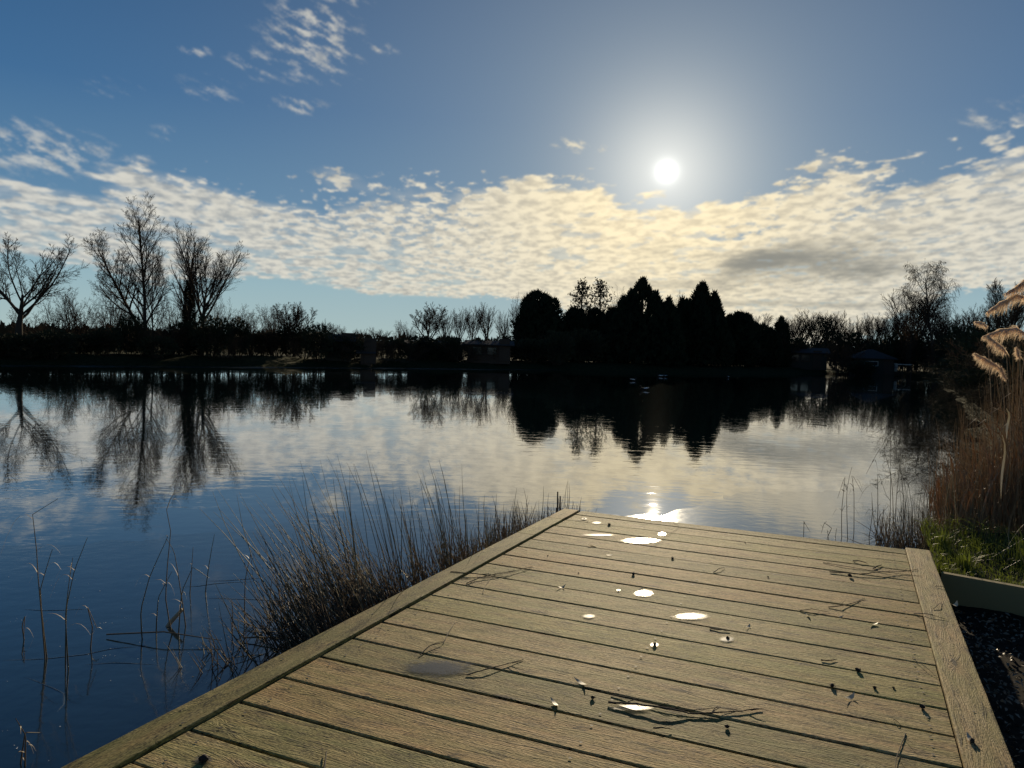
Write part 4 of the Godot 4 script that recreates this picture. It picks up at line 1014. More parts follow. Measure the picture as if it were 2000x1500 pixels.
func build_huts() -> void:
	var spots := []
	for h in HUTS:
		spots.append(Vector3(h[0], maxf(0.12, ground_height(h[0], h[1])), h[1]))
	var face := func(p: Vector3) -> float: return atan2(-p.x, -p.z)
	var o := hut(spots[0], face.call(spots[0]) + 0.25, Vector3(3.4, 1.55, 3.0), 0.85, true, "dark green boathouse hut with a low hipped roof by the water", M.hut_wall, [[-0.3, 1.05, 1.1, 0.34, M.white]])
	var rail := Buf.new()
	rail.box(Vector3.ZERO, Vector3(1.6, 0.09, 0.06))
	part("rail", rail.mesh(), M.white, o).position = Vector3(2.5, 1.05, 1.4)
	for x in [1.75, 2.5, 3.25]:
		var post := Buf.new()
		post.box(Vector3.ZERO, Vector3(0.08, 1.2, 0.08))
		part("post", post.mesh(), M.hut_brown, o).position = Vector3(x, 0.45, 1.4)
	hut(spots[1], face.call(spots[1]) + 0.1, Vector3(6.4, 1.5, 3.0), 0.5, false, "long dark lodge with a shallow roof under the trees", M.hut_wall, [[-1.9, 0.95, 0.9, 0.6, M.hut_brown], [0.2, 0.95, 0.7, 0.6, M.hut_brown], [1.2, 0.95, 0.7, 0.6, M.hut_brown]])
	hut(spots[2], face.call(spots[2]), Vector3(3.2, 1.25, 2.4), 0.30, false, "low brown lodge with a flat roof beside the domed evergreen", M.hut_brown, [[-0.9, 0.75, 0.6, 0.5, M.hut_wall], [0.2, 0.75, 0.6, 0.5, M.hut_wall]])
	hut(spots[3], face.call(spots[3]), Vector3(1.7, 1.2, 1.6), 0.42, false, "small dark shed among the bushes past the tall trees", M.hut_wall, [])
	hut(spots[4], face.call(spots[4]), Vector3(4.2, 1.15, 2.2), 0.25, false, "long low lodge with a flat roof behind the lone rounded tree", M.hut_wall, [[-1.2, 0.7, 0.6, 0.45, M.white]])
	hut(spots[5], face.call(spots[5]), Vector3(0.7, 0.75, 0.6), 0.15, false, "tiny cabinet like hut between shrubs by the water", M.hut_brown, [])
	# a cream barrel shaped float tied by the boathouse
	var f := Buf.new()
	f.tube([Vector3(0, 0, 0), Vector3(0, 0.05, 0), Vector3(0, 0.4, 0), Vector3(0, 0.75, 0), Vector3(0, 0.8, 0)], [0.2, 0.26, 0.30, 0.26, 0.18], 12)
	f.cap(Vector3(0, 0.8, 0), Vector3.UP, 0.18, 12)
	var drum := thing("drum", spots[6] + Vector3(0, 0.35, 0), "cream drum standing on a crate beside the boathouse hut", "drum")
	part("body", f.mesh(), M.white, drum)
	var hoop := TorusMesh.new()
	hoop.inner_radius = 0.28
	hoop.outer_radius = 0.315
	part("hoop", hoop, M.hut_brown, drum).position.y = 0.4
	var crate := thing("crate", spots[6] - Vector3(0, 0.05, 0), "dark crate under the cream drum", "crate")
	for k in 4:
		var s := Buf.new()
		s.box(Vector3.ZERO, Vector3(0.8, 0.085, 0.8))
		part("slat", s.mesh(), M.hut_brown, crate).position.y = 0.05 + k * 0.105
	# the lawn strip the sun catches
	var b := Buf.new()
	var l: Vector3 = spots[8]
	var pts := []
	for k in 15:
		var t := k / 14.0
		pts.append([Vector3(l.x - 3.2 + 7.0 * t, 0, l.z + 0.8 + 5.2 * t), 1.5 * sin(PI * clampf(t, 0.06, 0.96))])
	for k in 14:
		var p: Vector3 = pts[k][0]
		var q: Vector3 = pts[k + 1][0]
		var d := Vector3(0.35, 0, -0.93)
		var lift := func(v: Vector3) -> Vector3: return Vector3(v.x, maxf(0.10, ground_height(v.x, v.z)) + 0.05, v.z)
		b.quad(lift.call(p - d * pts[k][1]), lift.call(p + d * pts[k][1]), lift.call(q + d * pts[k + 1][1]), lift.call(q - d * pts[k + 1][1]))
	setting("lawn", b.mesh(), M.lawn, "bright mown lawn strip at the water's edge before the lodge", "lawn")
	for k in GULLS.size():
		duck(Vector3(GULLS[k][0], 0.0, GULLS[k][1]), [2.0, 1.2, 4.0, 0.4, 2.6, 5.2][k])


func duck(at: Vector3, turn: float) -> void:
	var o := thing("duck", at, "small dark duck with white flanks floating on the lake", "bird", "ducks on the lake", turn)
	var b := Buf.new()
	b.tube([Vector3(0, 0.09, 0.20), Vector3(0, 0.07, 0.14), Vector3(0, 0.04, 0.05), Vector3(0, 0.04, -0.06), Vector3(0, 0.07, -0.13), Vector3(0, 0.12, -0.155), Vector3(0, 0.16, -0.17), Vector3(0, 0.165, -0.20), Vector3(0, 0.16, -0.225)], [0.008, 0.035, 0.07, 0.075, 0.05, 0.032, 0.034, 0.026, 0.006], 8)
	part("body", b.mesh(), M.debris, o)
	for s in [-1, 1]:
		var w := Buf.new()
		w.tube([Vector3(0.055 * s, 0.08, -0.07), Vector3(0.07 * s, 0.085, 0.03), Vector3(0.04 * s, 0.10, 0.16), Vector3(0.02 * s, 0.105, 0.24)], [0.008, 0.022, 0.014, 0.003], 6)
		part("flank", w.mesh(), M.gull, o)
	var k := Buf.new()
	k.tube([Vector3(0, 0.158, -0.22), Vector3(0, 0.152, -0.265)], [0.008, 0.002], 5)
	part("bill", k.mesh(), M.debris, o)


# ---------------------------------------------------------------- reeds and rushes
func reed(row: Array, label: String, group: String, g: RandomNumberGenerator) -> void:
	var path: Array = row[1]
	var at := Vector3(path[0][0], path[0][1], path[0][2])
	var o := thing("reed", at, label, "reed", group)
	var pts := []
	var rad := []
	var smooth := Curve3D.new()
	for k in path.size():
		var p := Vector3(path[k][0], path[k][1], path[k][2]) - at + Vector3(0, 0, g.randf_range(-0.06, 0.06) * minf(k, 1))
		var before: Array = path[maxi(k - 1, 0)]
		var after: Array = path[mini(k + 1, path.size() - 1)]
		var t := Vector3(after[0] - before[0], after[1] - before[1], after[2] - before[2]) * 0.17
		if row[0] == "bent" and k == path.size() - 2:
			t *= 0.25
		smooth.add_point(p, -t, t)
	var long := smooth.get_baked_length()
	for k in 15:
		pts.append(smooth.sample_baked(long * k / 14.0))
		rad.append(lerpf(0.0036, 0.0012, k / 14.0))
	var stem := Buf.new()
	stem.tube(pts, rad, 6)
	part("stem", stem.mesh(), M.rush_brown if g.randf() < 0.6 else M.rush, o)
	var away := Vector3(g.randf_range(-1, 1), 0, g.randf_range(-0.4, 0.4)).normalized()
	for k in g.randi_range(1, 3):
		var leaf := Buf.new()
		var root := smooth.sample_baked(long * g.randf_range(0.25, 0.9))
		var size := long * g.randf_range(0.18, 0.34)
		away = away.rotated(Vector3.UP, g.randf_range(1.6, 3.4))
		var drop := g.randf_range(0.3, 1.5)
		var line := []
		var wide := []
		for q in 6:
			var t := q / 5.0
			line.append(root + away * size * 0.55 * t + Vector3.UP * size * (0.75 * t - drop * t * t))
			wide.append(0.0035 * (1.0 - t) + 0.0005)
		leaf.ribbon(line, wide, Vector3(0.2, 0.1, 1.0))
		part("leaf", leaf.mesh(), M.rush_brown if k or g.randf() < 0.7 else M.rush_pale, o)


func blade(b: Buf, at: Vector3, tip: Vector3, r: float, g: RandomNumberGenerator, bend := 0.12) -> void:
	var mid := at.lerp(tip, 0.55) + Vector3(g.randf_range(-bend, bend), g.randf_range(0.0, bend * 0.6), g.randf_range(-bend, bend)) * at.distance_to(tip)
	var pts := []
	for k in 6:
		var t := k / 5.0
		pts.append(at.lerp(mid, t).lerp(mid.lerp(tip, t), t))
	b.tube(pts, [r, r * 0.95, r * 0.85, r * 0.7, r * 0.5, r * 0.2], 3)


func rush_clump(label: String, spots: Array, g: RandomNumberGenerator) -> void:
	# spots: local x, local z, spread, tall stalks, low stems, height, low height, lean (world x, z)
	var c: Array = spots
	var base := to_world(Vector3(c[0], 0, c[1]))
	var o := thing("rush_clump", base, label, "rushes", "rushes along the platform's edge" if c[0] < 0 else "rushes by the turf bank")
	var along_x := to_world(Vector3(1, 0, 0))
	var along_z := to_world(Vector3(0, 0, 1))
	for k in c[4]:
		var b := Buf.new()
		var at: Vector3 = along_x * g.randf_range(-1, 1) * c[2] * 0.5 + along_z * g.randf_range(-1, 1) * c[3]
		at.y = -0.06
		var h: float = c[6] * g.randf_range(0.6, 1.1)
		var tip: Vector3 = at + Vector3(c[8] * g.randf_range(0.2, 1.25) + g.randf_range(-0.12, 0.12), 1.0, c[9] * g.randf_range(0.2, 1.2) + g.randf_range(-0.12, 0.12)).normalized() * h
		blade(b, at, tip, g.randf_range(0.0026, 0.0042), g, 0.10)
		part("stalk", b.mesh(), M.rush if g.randf() < 0.72 else (M.rush_brown if g.randf() < 0.7 else M.rush_pale), o)
	var low := Buf.new()
	var low_pale := Buf.new()
	for k in c[5]:
		var at: Vector3 = along_x * g.randf_range(-1, 1) * c[2] + along_z * g.randf_range(-1, 1) * c[3] * 1.1
		at.y = -0.05
		var h: float = c[7] * g.randf_range(0.35, 1.15)
		var tip: Vector3 = at + Vector3(g.randf_range(-0.45, 0.35) + c[8] * 0.7, 1.0, g.randf_range(-0.4, 0.4)).normalized() * h
		if g.randf() < 0.25:   # snapped and fallen over
			tip = at + Vector3(g.randf_range(-1, 0.6), g.randf_range(0.15, 0.6), g.randf_range(-0.8, 0.8)).normalized() * h
		blade(low_pale if g.randf() < 0.16 else low, at, tip, g.randf_range(0.0022, 0.0042), g, 0.15)
	var p := part("low_stems", low.mesh(), M.rush_brown, o)
	p.set_meta("kind", "stuff")
	part("dry_stems", low_pale.mesh(), M.rush_pale, o).set_meta("kind", "stuff")


func build_reeds() -> void:
	var g := RandomNumberGenerator.new()
	g.seed = 61
	# axes: x, z, half width, half length, stalks, low stems, height, low height, lean x, lean z
	rush_clump("big dark rush clump fanning out over the ice beside the platform", [-2.42, -3.55, 0.20, 0.42, 100, 700, 0.98, 0.52, -0.80, -0.15], g)
	rush_clump("upright green rush clump next to the big fanning clump", [-2.40, -4.45, 0.22, 0.42, 46, 280, 0.82, 0.42, -0.28, 0.0], g)
	rush_clump("thin tall rushes between the green clump and the cut stubble", [-2.42, -5.15, 0.24, 0.35, 22, 200, 0.55, 0.32, -0.05, 0.0], g)
	rush_clump("short dense brown rush stubble near the platform's far corner", [-2.38, -5.75, 0.24, 0.36, 12, 420, 0.48, 0.33, 0.0, 0.0], g)
	rush_clump("sparse brown rush stubble off the platform's far corner", [-2.35, -6.5, 0.22, 0.42, 6, 150, 0.40, 0.24, 0.0, 0.0], g)
	rush_clump("flattened rush litter on the ice in front of the big clump", [-2.62, -3.05, 0.32, 0.30, 10, 110, 0.5, 0.24, -0.7, 0.2], g)
	rush_clump("small broken rush tuft apart from the big clump", [-2.85, -3.55, 0.18, 0.22, 6, 60, 0.55, 0.28, -0.4, 0.1], g)
	rush_clump("dark rush tuft in the shallows before the reed bed", [0.55, -7.35, 0.28, 0.30, 30, 260, 0.62, 0.36, 0.0, 0.0], g)
	rush_clump("dense dark rushes at the water's edge of the turf bank", [0.86, -7.25, 0.22, 0.42, 40, 380, 0.85, 0.5, -0.1, 0.0], g)
	for s in [[-2.20, -6.02, 0.42], [-2.26, -6.25, 0.34], [-2.18, -5.95, 0.30]]:
		var w := to_world(Vector3(s[0], 0, s[1]))
		var b := Buf.new()
		b.tube([Vector3(0, -0.1, 0), Vector3(0.004, 0.2, 0), Vector3(0.0, s[2], 0.004)], [0.008, 0.007, 0.006], 6)
		b.cap(Vector3(0, s[2], 0.004), Vector3.UP, 0.006, 6)
		solo("cut_stalk", b.mesh(), M.stick, w, "thick cut stalk stub by the platform's far corner", "stalk", "cut stalks by the far corner")
	for k in REEDS_DARK_WATER.size():
		reed(REEDS_DARK_WATER[k], "bent reed stem with a folded tip standing in the dark ice" if REEDS_DARK_WATER[k][0] == "bent" else "straight reed stem standing in the dark ice", "reed stems in the dark ice", g)
	for k in REEDS_GREY_ICE.size():
		reed(REEDS_GREY_ICE[k], "bent reed stem with hanging leaves in the grey ice near the reed bed" if REEDS_GREY_ICE[k][0] == "bent" else "straight reed stem in the grey ice near the reed bed", "reed stems in the grey ice", g)
	# stems lying on the ice
	for s in [[-2.9, -3.15, -2.2, -3.35, "long fallen reed lying across the dark ice"], [-3.55, -2.85, -2.95, -3.05, "fallen reed lying straight among the standing reeds"], [-3.05, -3.55, -2.55, -3.2, "pale fallen reed slanting down from the rush clump"]]:
		var a := to_world(Vector3(s[0], 0.02, s[1]))
		var e := to_world(Vector3(s[2], 0.03, s[3]))
		var b := Buf.new()
		b.tube([Vector3.ZERO, (e - a) * 0.5 + Vector3.UP * 0.03, e - a], [0.004, 0.0035, 0.002], 6)
		solo("fallen_reed", b.mesh(), M.rush_pale if s[4].begins_with("pale") else M.rush_brown, a, s[4], "reed")
	var log_at := Vector3(-1.86, 0.0, -4.22)
	var lb := Buf.new()
	lb.tube([Vector3(-0.02, -0.03, 0.01), Vector3(0.015, 0.03, 0), Vector3(0.075, 0.10, -0.01)], [0.011, 0.012, 0.009], 8)
	lb.cap(Vector3(0.075, 0.10, -0.01), Vector3(0.6, 0.7, 0).normalized(), 0.009, 8)
	solo("broken_branch", lb.mesh(), M.stick_pale, log_at, "short pale broken branch sticking out of the dark ice", "branch")
	build_reed_bed(g)


func build_reed_bed(g: RandomNumberGenerator) -> void:
	var warm := Buf.new()
	var pale := Buf.new()
	for k in 3000:
		var lx := 0.72 + 2.6 * pow(g.randf(), 0.9)
		var lz := -7.0 - g.randf_range(0.0, 1.5) - 0.25 * lx + 0.15 * g.randf_range(-1, 1)
		var p := to_world(Vector3(lx, 0, lz))
		p.y = 0.05
		var h := lerpf(0.75, 2.35, clampf((lx - 0.75) / 1.2, 0.0, 1.0)) * g.randf_range(0.55, 1.08)
		var tip := p + Vector3(g.randf_range(-0.16, 0.12), 1.0, g.randf_range(-0.1, 0.1)).normalized() * h
		var to: Buf = pale if g.randf() < 0.03 else warm
		if g.randf() < 0.5:
			blade(to, p, tip, g.randf_range(0.002, 0.0035), g, 0.04)
		else:
			var a := g.randf() * TAU
			var out := Vector3(cos(a), 0, sin(a)) * g.randf_range(0.1, 0.3)
			var line := []
			for q in 6:
				var t := q / 5.0
				line.append(p.lerp(tip, 0.2 + 0.7 * t) + out * t * t - Vector3.UP * 0.25 * t * t * t * h)
			to.ribbon(line, [0.004, 0.006, 0.006, 0.005, 0.003, 0.0005], Vector3(cos(a + 1.5), 0, sin(a + 1.5)))
	var o := thing("reed_bed", to_world(Vector3(1.8, 0, -7.8)), "dense brown reed bed behind the grassy bank", "reeds")
	o.set_meta("kind", "stuff")
	for q in [["stems", warm, M.reed], ["dry_leaves", pale, M.rush_pale]]:
		var m := part(q[0], q[1].mesh(), q[2], o)
		m.position = -o.position
	# tall reeds with plumes
	var names := ["drooping feathery plume on a tall reed, second highest of the plumes", "long arching feathery plume on a tall reed under the highest ones", "short tattered plume on a reed below the long arching plume", "ragged tufted plume on a lower reed beside the bright leaf", "tiny plume tuft on a reed at the outer side of the bed", "small pale plume on a reed standing apart from the big plumes", "small plume tuft right above the bright dry leaf", "highest feathery plume leaning over the others"]
	for k in PLUMES.size():
		var path: Array = PLUMES[k].map(func(q): return Vector3(q[0], q[1], q[2]))
		var at: Vector3 = Vector3(path[0].x, 0.1, path[0].z)
		var r := thing("plumed_reed", at, names[k], "reed", "plumed reeds in the reed bed")
		path = path.map(func(q): return q - at)
		path[0] = Vector3(0, -0.1, 0)
		var stem := Buf.new()
		stem.tube([path[0], path[0].lerp(path[1], 0.5), path[1], path[2]], [0.0045, 0.004, 0.0035, 0.0025], 6)
		part("stem", stem.mesh(), M.reed, r)
		var b := Buf.new()
		var line := Curve3D.new()
		for q in range(2, 6):
			var t: Vector3 = (path[mini(q + 1, 5)] - path[q - 1]) * 0.17
			line.add_point(path[q], -t, t)
		var long := line.get_baked_length()
		var fat := clampf(long * 0.23, 0.03, 0.068)
		for q in int(700 + 5200 * long):
			var t := g.randf()
			var root := line.sample_baked(long * t)
			var ahead := (line.sample_baked(minf(long, long * t + 0.02)) - line.sample_baked(maxf(0.0, long * t - 0.02))).normalized()
			var out := Vector3(g.randfn(0, 1), g.randfn(0, 1) - 0.35, g.randfn(0, 1)).normalized()
			var clump := 0.55 + 0.45 * sin(t * 26.0 + k + 2.0 * out.x)
			var size := fat * (0.35 + 0.9 * sin(PI * clampf(t * 0.85 + 0.12, 0.0, 1.0))) * g.randf_range(0.3, 1.35) * clump
			var d := (ahead * 0.75 + out * 0.6 + Vector3.DOWN * 0.45).normalized()
			b.ribbon([root, root + d * size * 0.5, root + (d + Vector3.DOWN * 0.45) * size], [0.0008, 0.0012, 0.0003], Vector3(g.randfn(0, 1), g.randfn(0, 1), g.randfn(0, 1)).normalized())
		part("plume", b.mesh(), M.plume, r)
		for q in 2:
			var leaf := Buf.new()
			var root: Vector3 = path[0].lerp(path[1], g.randf_range(0.6, 1.0))
			var away := Vector3(g.randf_range(-1, 0.5), 0, g.randf_range(-0.5, 0.5)).normalized()
			leaf.ribbon([root, root + away * 0.10 + Vector3.UP * 0.14, root + away * 0.2 + Vector3.UP * 0.18, root + away * 0.34 + Vector3.UP * 0.08], [0.005, 0.007, 0.005, 0.0005], Vector3(0.3, 0, 1))
			part("leaf", leaf.mesh(), M.reed, r)
	# bright dry leaves that hang in the sun
	for q in [[Vector3(3.66, 1.60, -5.55), 0.46, "long bleached reed leaf hanging below the plumes"], [Vector3(3.42, 1.10, -5.40), 0.45, "bleached reed leaf hanging low in the reed bed"], [Vector3(3.50, 1.28, -5.50), 0.22, "short bleached reed leaf twisted in the reed bed"]]:
		var b := Buf.new()
		var pts := []
		var wide := []
		for k in 8:
			var t := k / 7.0
			pts.append(Vector3(0.03 * sin(t * 5.0) + 0.05 * t, -q[1] * t, 0.02 * cos(t * 7.0)))
			wide.append(0.0075 * sin(PI * clampf(t * 0.9 + 0.07, 0.0, 1.0)))
		b.ribbon(pts, wide, Vector3(1, 0, 0.35))
		solo("reed_leaf", b.mesh(), M.dry_leaf, q[0], q[2], "leaf")


# ---------------------------------------------------------------- the grassy bank beside the platform
func build_bank() -> void:
	var g := RandomNumberGenerator.new()
	g.seed = 19
	var top := 0.215
	var ring := [[0.56, -5.66], [1.02, -5.54], [2.2, -5.22], [3.6, -4.84], [5.0, -4.6], [5.2, -6.4], [3.4, -8.4], [1.6, -7.55], [0.95, -7.25], [0.62, -6.85], [0.55, -6.2]]
	var world := []
	for p in ring:
		var w := to_world(Vector3(p[0], 0, p[1]))
		world.append([w.x, w.z])
	var m := sheet(world, top, 0.03, 3)
	setting("bank", m, M.earth, "raised turf bank held back by the edging board", "bank")
	var skirt := Buf.new()
	for k in range(4, ring.size()):
		var a := Vector3(world[k][0], top - 0.01, world[k][1])
		var b := Vector3(world[(k + 1) % ring.size()][0], top - 0.01, world[(k + 1) % ring.size()][1])
		skirt.quad(Vector3(a.x, -0.3, a.z), a, b, Vector3(b.x, -0.3, b.z))
	setting("bank_side", skirt.mesh(), M.mud, "muddy side of the turf bank at the water", "bank")
	var board := Buf.new()
	board.box(Vector3.ZERO, Vector3(4.6, 0.34, 0.045))
	var o := solo("edging_board", board.mesh(), M.timber, to_world(Vector3(2.80, 0.085, -5.01)), "plain upright edging board holding back the grassy bank", "board", "", DECK_YAW - 0.259)
	# grass
	var near := Buf.new()
	for k in 5200:
		var lx := 0.57 + 3.2 * pow(g.randf(), 1.4)
		var lz := -5.68 + 0.265 * (lx - 0.56) - 1.5 * pow(g.randf(), 1.3)
		var p := to_world(Vector3(lx, top - 0.005, lz))
		var tuft := noise_a.get_noise_2d(lx * 9.0, lz * 9.0)
		if tuft < -0.28 and g.randf() < 0.6:
			continue
		var h := g.randf_range(0.025, 0.07) * (1.0 + 1.2 * maxf(0.0, tuft)) * (1.0 + 1.6 * smoothstep(0.7, 1.5, -lz - 5.4 + 0.2 * lx))
		var lean := Vector3(g.randf_range(-0.7, 0.7), 0, g.randf_range(-0.7, 0.7))
		near.ribbon([p, p + (lean * 0.3 + Vector3.UP) * h * 0.6, p + (lean + Vector3.UP * 0.8) * h], [0.0022, 0.0018, 0.0003], Vector3(g.randf_range(-1, 1), 0, g.randf_range(-1, 1)).normalized())
	setting("grass", near.mesh(), M.grass, "short sunlit grass on the bank by the platform's far corner", "grass", "stuff")
	for s in [[1.12, -6.15, 0.34], [1.30, -6.35, 0.42], [0.66, -6.45, 0.20], [0.75, -5.95, 0.16], [1.9, -6.0, 0.4]]:
		var b := Buf.new()
		for k in 70:
			var a := g.randf() * TAU
			var p := Vector3(cos(a), 0, sin(a)) * g.randf_range(0.0, 0.07)
			var out := Vector3(cos(a), 0, sin(a)) * g.randf_range(0.1, 0.7)
			var h: float = s[2] * g.randf_range(0.5, 1.1)
			b.ribbon([p, p + (out * 0.25 + Vector3.UP * 0.6) * h, p + (out * 0.8 + Vector3.UP * 0.75) * h], [0.003, 0.0024, 0.0004], Vector3(-sin(a), 0, cos(a)))
		solo("grass_tuft", b.mesh(), M.grass, to_world(Vector3(s[0], top - 0.005, s[1])), "taller grass tuft standing on the turf bank", "grass", "grass tufts on the bank")
	# dead stalks leaning out of the grass
	for k in 16:
		var b := Buf.new()
		var p := to_world(Vector3(g.randf_range(0.7, 1.7), top - 0.01, g.randf_range(-6.9, -6.0)))
		blade(b, Vector3.ZERO, Vector3(g.randf_range(-0.3, 0.5), g.randf_range(0.12, 0.35), g.randf_range(-0.2, 0.2)), 0.0022, g, 0.2)
		solo("dead_stalk", b.mesh(), M.rush_pale, p, "thin bleached stalk leaning over the bank grass", "stalk", "bleached stalks on the bank")
	# mud and leaf litter in the hollow beside the platform
	var mud := []
	for p in [[0.30, -5.70], [1.0, -5.52], [3.6, -4.8], [4.4, -2.0], [3.5, 2.5], [0.3, 2.5]]:
		var w := to_world(Vector3(p[0], 0, p[1]))
		mud.append([w.x, w.z])
	var hollow := Buf.new()
	var cells := 46
	for a in cells + 1:
		for b in cells + 1:
			var lx := 0.25 + 3.6 * a / cells
			var lz := -5.62 + 0.26 * maxf(0.0, lx - 0.5) + 7.6 * b / cells
			var w := to_world(Vector3(lx, 0, lz))
			hollow.v.append(Vector3(w.x, maxf(ground_height(w.x, w.z) + 0.012, 0.02) + 0.022 * noise_b.get_noise_2d(lx * 6.0, lz * 6.0), w.z))
			hollow.n.append(Vector3.UP)
			hollow.t.append(Vector2(lx, lz))
	for a in cells:
		for b in cells:
			var p := a * (cells + 1) + b
			hollow.i.append_array([p, p + cells + 1, p + 1, p + 1, p + cells + 1, p + cells + 2])
	setting("mud", hollow.mesh(), M.mud, "dark wet mud in the hollow beside the platform", "ground")
	var bits := Buf.new()
	for k in 6500:
		var lx := 0.60 + 1.5 * pow(g.randf(), 1.3)
		var lz := g.randf_range(-5.4, 0.5)
		var w := to_world(Vector3(lx, 0, lz))
		w.y = maxf(ground_height(w.x, w.z) + 0.012, 0.02) + 0.022 * noise_b.get_noise_2d(lx * 6.0, lz * 6.0) + g.randf_range(0.0, 0.012)
		var a := g.randf() * TAU
		var d := Vector3(cos(a), g.randf_range(-0.5, 0.6), sin(a)).normalized() * g.randf_range(0.012, 0.036)
		bits.ribbon([w, w + d * 0.5 + Vector3.UP * 0.004, w + d], [0.001, g.randf_range(0.003, 0.009), 0.0008], Vector3(g.randf_range(-1, 1), g.randf_range(-0.6, 0.6), g.randf_range(-1, 1)).normalized())
	setting("leaf_litter", bits.mesh(), M.litter, "wet leaf litter and wood chips on the mud beside the platform", "litter", "stuff")
	for s in [[1.02, -4.0], [0.98, -4.9]]:
		var w := to_world(Vector3(s[0], 0, s[1]))
		w.y = ground_height(w.x, w.z) + 0.035
		solo("fallen_leaf", leaf_mesh(0.07, g), M.dry_leaf, w, "pale fallen leaf lying on the dark mud", "leaf", "pale leaves on the mud", g.randf() * 3.0)


# ---------------------------------------------------------------- what lies on the platform
func leaf_mesh(size: float, g: RandomNumberGenerator) -> ArrayMesh:
	var b := Buf.new()
	var pts := []
	var wide := []
	var curl := g.randf_range(0.05, 0.28)
	for k in 8:
		var t := k / 7.0
		pts.append(Vector3(size * (t - 0.5), 0.003 + size * curl * (2.0 * t - 1.0) * (2.0 * t - 1.0), size * 0.10 * sin(t * 3.0)))
		wide.append(size * 0.125 * sin(PI * clampf(t * 0.96 + 0.02, 0.0, 1.0)) + 0.0004)
	b.ribbon(pts, wide, Vector3(0, g.randf_range(-0.4, 0.4), 1))
	return b.mesh()


func stick_mesh(path: Array, r: float, g: RandomNumberGenerator, twiggy: bool) -> ArrayMesh:
	var b := Buf.new()
	var line := Curve3D.new()
	for k in path.size():
		var t: Vector3 = (path[mini(k + 1, path.size() - 1)] - path[maxi(k - 1, 0)]) * 0.16
		line.add_point(path[k], -t, t)
	var long := line.get_baked_length()
	var m := maxi(6, int(long / 0.02))
	var pts := []
	var rad := []
	for k in m + 1:
		var t := float(k) / m
		pts.append(line.sample_baked(long * t) + Vector3(g.randf_range(-1, 1), g.randf_range(0, 1), g.randf_range(-1, 1)) * r * 0.5)
		rad.append(r * lerpf(1.0, 0.45, t) * g.randf_range(0.85, 1.2))
	b.tube(pts, rad, 6)
	b.cap(pts[0], (pts[0] - pts[1]).normalized(), rad[0], 6)
	b.cap(pts[m], (pts[m] - pts[m - 1]).normalized(), rad[m], 6)
	if twiggy:
		for k in maxi(1, int(long / 0.13)):
			var at := g.randi_range(1, m - 1)
			var d: Vector3 = (pts[at] - pts[at - 1]).normalized().rotated(Vector3.UP, g.randf_range(0.4, 0.9) * (1 if g.randf() < 0.5 else -1))
			b.tube([pts[at], pts[at] + d * 0.025 + Vector3.UP * 0.006, pts[at] + d * 0.055 + Vector3.UP * 0.008], [r * 0.5, r * 0.4, r * 0.2], 4)
	return b.mesh()


const TWIG_LABELS := ["longest dark branch lying on the platform over a frozen puddle", "thin dark twig alongside the longest branch", "dark bent twig joined to a pale stem on the planks", "pale thin stem rising from the bent dark twig", "dark twig at the end of the big frozen puddle", "thickest twig of the cluster by the reed side edge board", "thin twig of the cluster lying across the edge board gap", "finest twig of the cluster by the reed side edge board", "short pale stem below the twig cluster", "long dark twig reaching onto the mud side edge board", "thin twig running beside the long dark twig", "stubby bark chunk above the long dark twig", "flat bark strip near the stubby chunk", "forked twig on the planks nearer than the long dark twig", "short double twig before the forked twig", "thin twig lying lengthwise across the plank joint", "short stub of stick with a pale side on the planks", "thin twig slanting to the mud side edge board", "thin grass stem lying across the far planks", "thin grass stem tip at the far board", "small dark sliver on the middle of the far planks", "dark bark sliver beside a small frozen puddle", "short crooked twig on the mud side of the platform", "small curved twig on the mud side edge board", "twig lying across onto the mud side edge board", "thin bark sliver in front of the longest branch", "short twig poking over the mud side edge", "tiny twig near the lengthwise twig"]


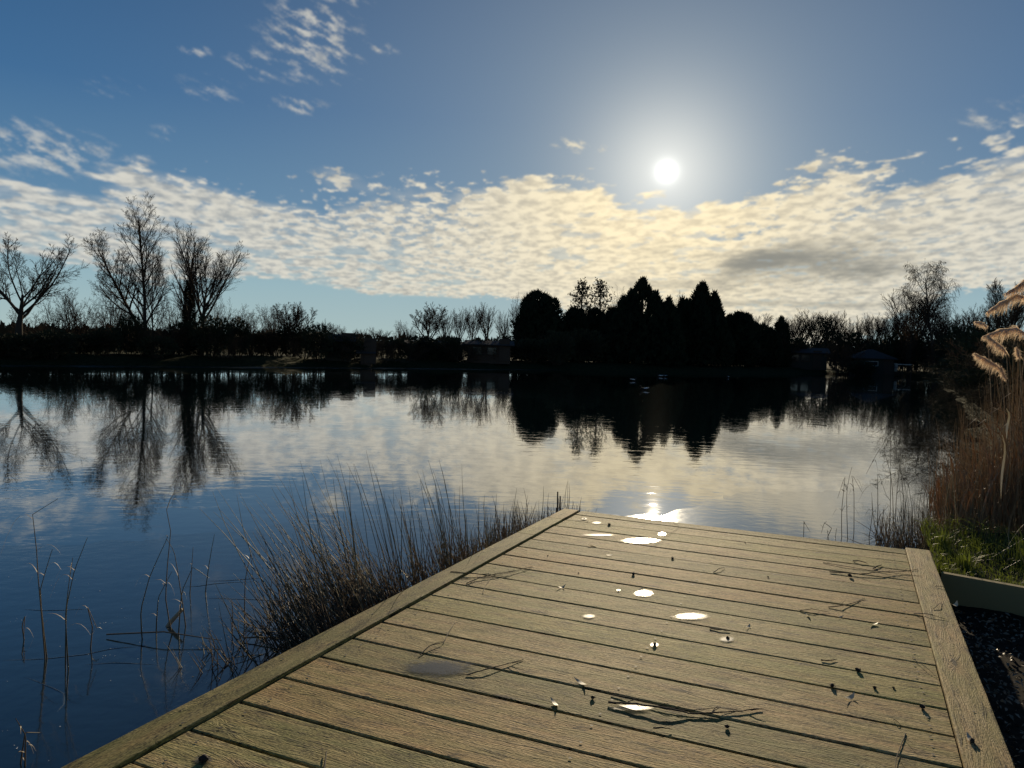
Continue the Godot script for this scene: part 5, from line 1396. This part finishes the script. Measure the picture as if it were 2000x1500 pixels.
func build_litter() -> void:
	var g := RandomNumberGenerator.new()
	g.seed = 29
	for k in TWIGS.size():
		var row: Array = TWIGS[k]
		var r: float = row[1]
		var first: Array = row[2][0]
		var path := []
		for q in row[2].size():
			var p: Array = row[2][q]
			var over := 0.013 if p[0] > 0.385 or p[0] < -1.965 else 0.001
			path.append(Vector3(p[0] - first[0], over + r * 1.1 + (0.0 if q in [0, row[2].size() - 1] else g.randf_range(0.0, 0.012)), p[1] - first[1]))
		var m := stick_mesh(path, r, g, row[0] == "stick" and path.size() > 3)
		solo("bark_chip" if row[0] == "bark" else "twig", m, M.stick_pale if row[0] == "pale" else M.stick, to_world(Vector3(first[0], DECK_TOP, first[1])), TWIG_LABELS[k], "bark" if row[0] == "bark" else "twig", "twigs on the platform", DECK_YAW)
	for k in LEAVES.size():
		var p: Array = LEAVES[k]
		var over := 0.013 if p[0] > 0.385 else 0.001
		solo("willow_leaf", leaf_mesh(p[3], g), M.dry_leaf, to_world(Vector3(p[0], DECK_TOP + over, p[1])), "narrow pale dry leaf lying on the mud side edge board" if over > 0.01 else "narrow pale dry leaf lying on the platform planks", "leaf", "dry leaves on the platform", p[2])
	for k in BITS.size():
		var p: Array = BITS[k]
		var b := Buf.new()
		var r: float = p[2] * 0.5
		var pts := []
		var rad := []
		for q in 6:
			var t := q / 5.0
			pts.append(Vector3((t - 0.5) * 2.2 * r, r * 0.62 + g.randf_range(-0.1, 0.2) * r, g.randf_range(-0.25, 0.25) * r))
			rad.append(r * (0.12 + 0.75 * sin(PI * t)) * g.randf_range(0.8, 1.2))
		b.tube(pts, rad, 7)
		for q in 5:
			var a := g.randf() * TAU
			var d := Vector3(cos(a), g.randf_range(0.0, 0.8), sin(a)).normalized()
			b.tube([Vector3(0, r * 0.5, 0), Vector3(0, r * 0.5, 0) + d * r * 1.5], [r * 0.2, r * 0.04], 4)
		var over := 0.013 if p[0] > 0.385 else 0.001
		solo("alder_cone" if r > 0.006 else "seed", b.mesh(), M.debris, to_world(Vector3(p[0], DECK_TOP + over, p[1])), "dark woody cone lying on the platform planks" if r > 0.006 else "small dark seed scale on the platform planks", "cone" if r > 0.006 else "seed", "cones and seeds on the platform", g.randf() * TAU)
	var names := ["brightest frozen puddle on the far planks", "thin frozen streak running into the brightest far puddle", "oval frozen puddle alone on a plank", "leaf shaped frozen puddle with rough frost", "small oval puddle with a cone frozen into it", "faint crescent of ice on a plank", "largest frozen puddle, grey blue, by a dark twig", "frozen puddle under the longest branch", "tiny ring of ice round a seed near the far board", "tiny ring of ice at the far corner", "thin ice smear behind the dark cone at the far corner", "tiny ice spot beside the oval puddle", "ice ring round the knot close to the reed side", "small ice ring round a cone on the planks"]
	for k in PUDDLES.size():
		var e: Array = PUDDLES[k][0]
		var c := (Vector2(e[0][0], e[0][1]) + Vector2(e[1][0], e[1][1])) / 2
		var ax := (Vector2(e[1][0], e[1][1]) - Vector2(e[0][0], e[0][1])) / 2
		var ay := (Vector2(e[3][0], e[3][1]) - Vector2(e[2][0], e[2][1])) / 2
		ax *= 1.02
		ay *= 1.02
		var b := Buf.new()
		var turn := g.randi_range(0, 1)
		var corners := [-ax - ay, ax - ay, ax + ay, -ax + ay].map(func(q): return Vector3(q.x, 0.0045, q.y))
		var uv := [Vector2(0, 0), Vector2(1, 0), Vector2(1, 1), Vector2(0, 1)]
		if turn:
			uv = [Vector2(1, 1), Vector2(0, 1), Vector2(0, 0), Vector2(1, 0)]
		if ax.cross(ay) > 0.0:
			b.quad(corners[0], corners[1], corners[2], corners[3], uv)
		else:
			b.quad(corners[0], corners[3], corners[2], corners[1], [uv[0], uv[3], uv[2], uv[1]])
		solo("ice_patch", b.mesh(), M.puddle, to_world(Vector3(c.x, DECK_TOP, c.y)), names[k], "ice", "frozen puddles on the platform", DECK_YAW)
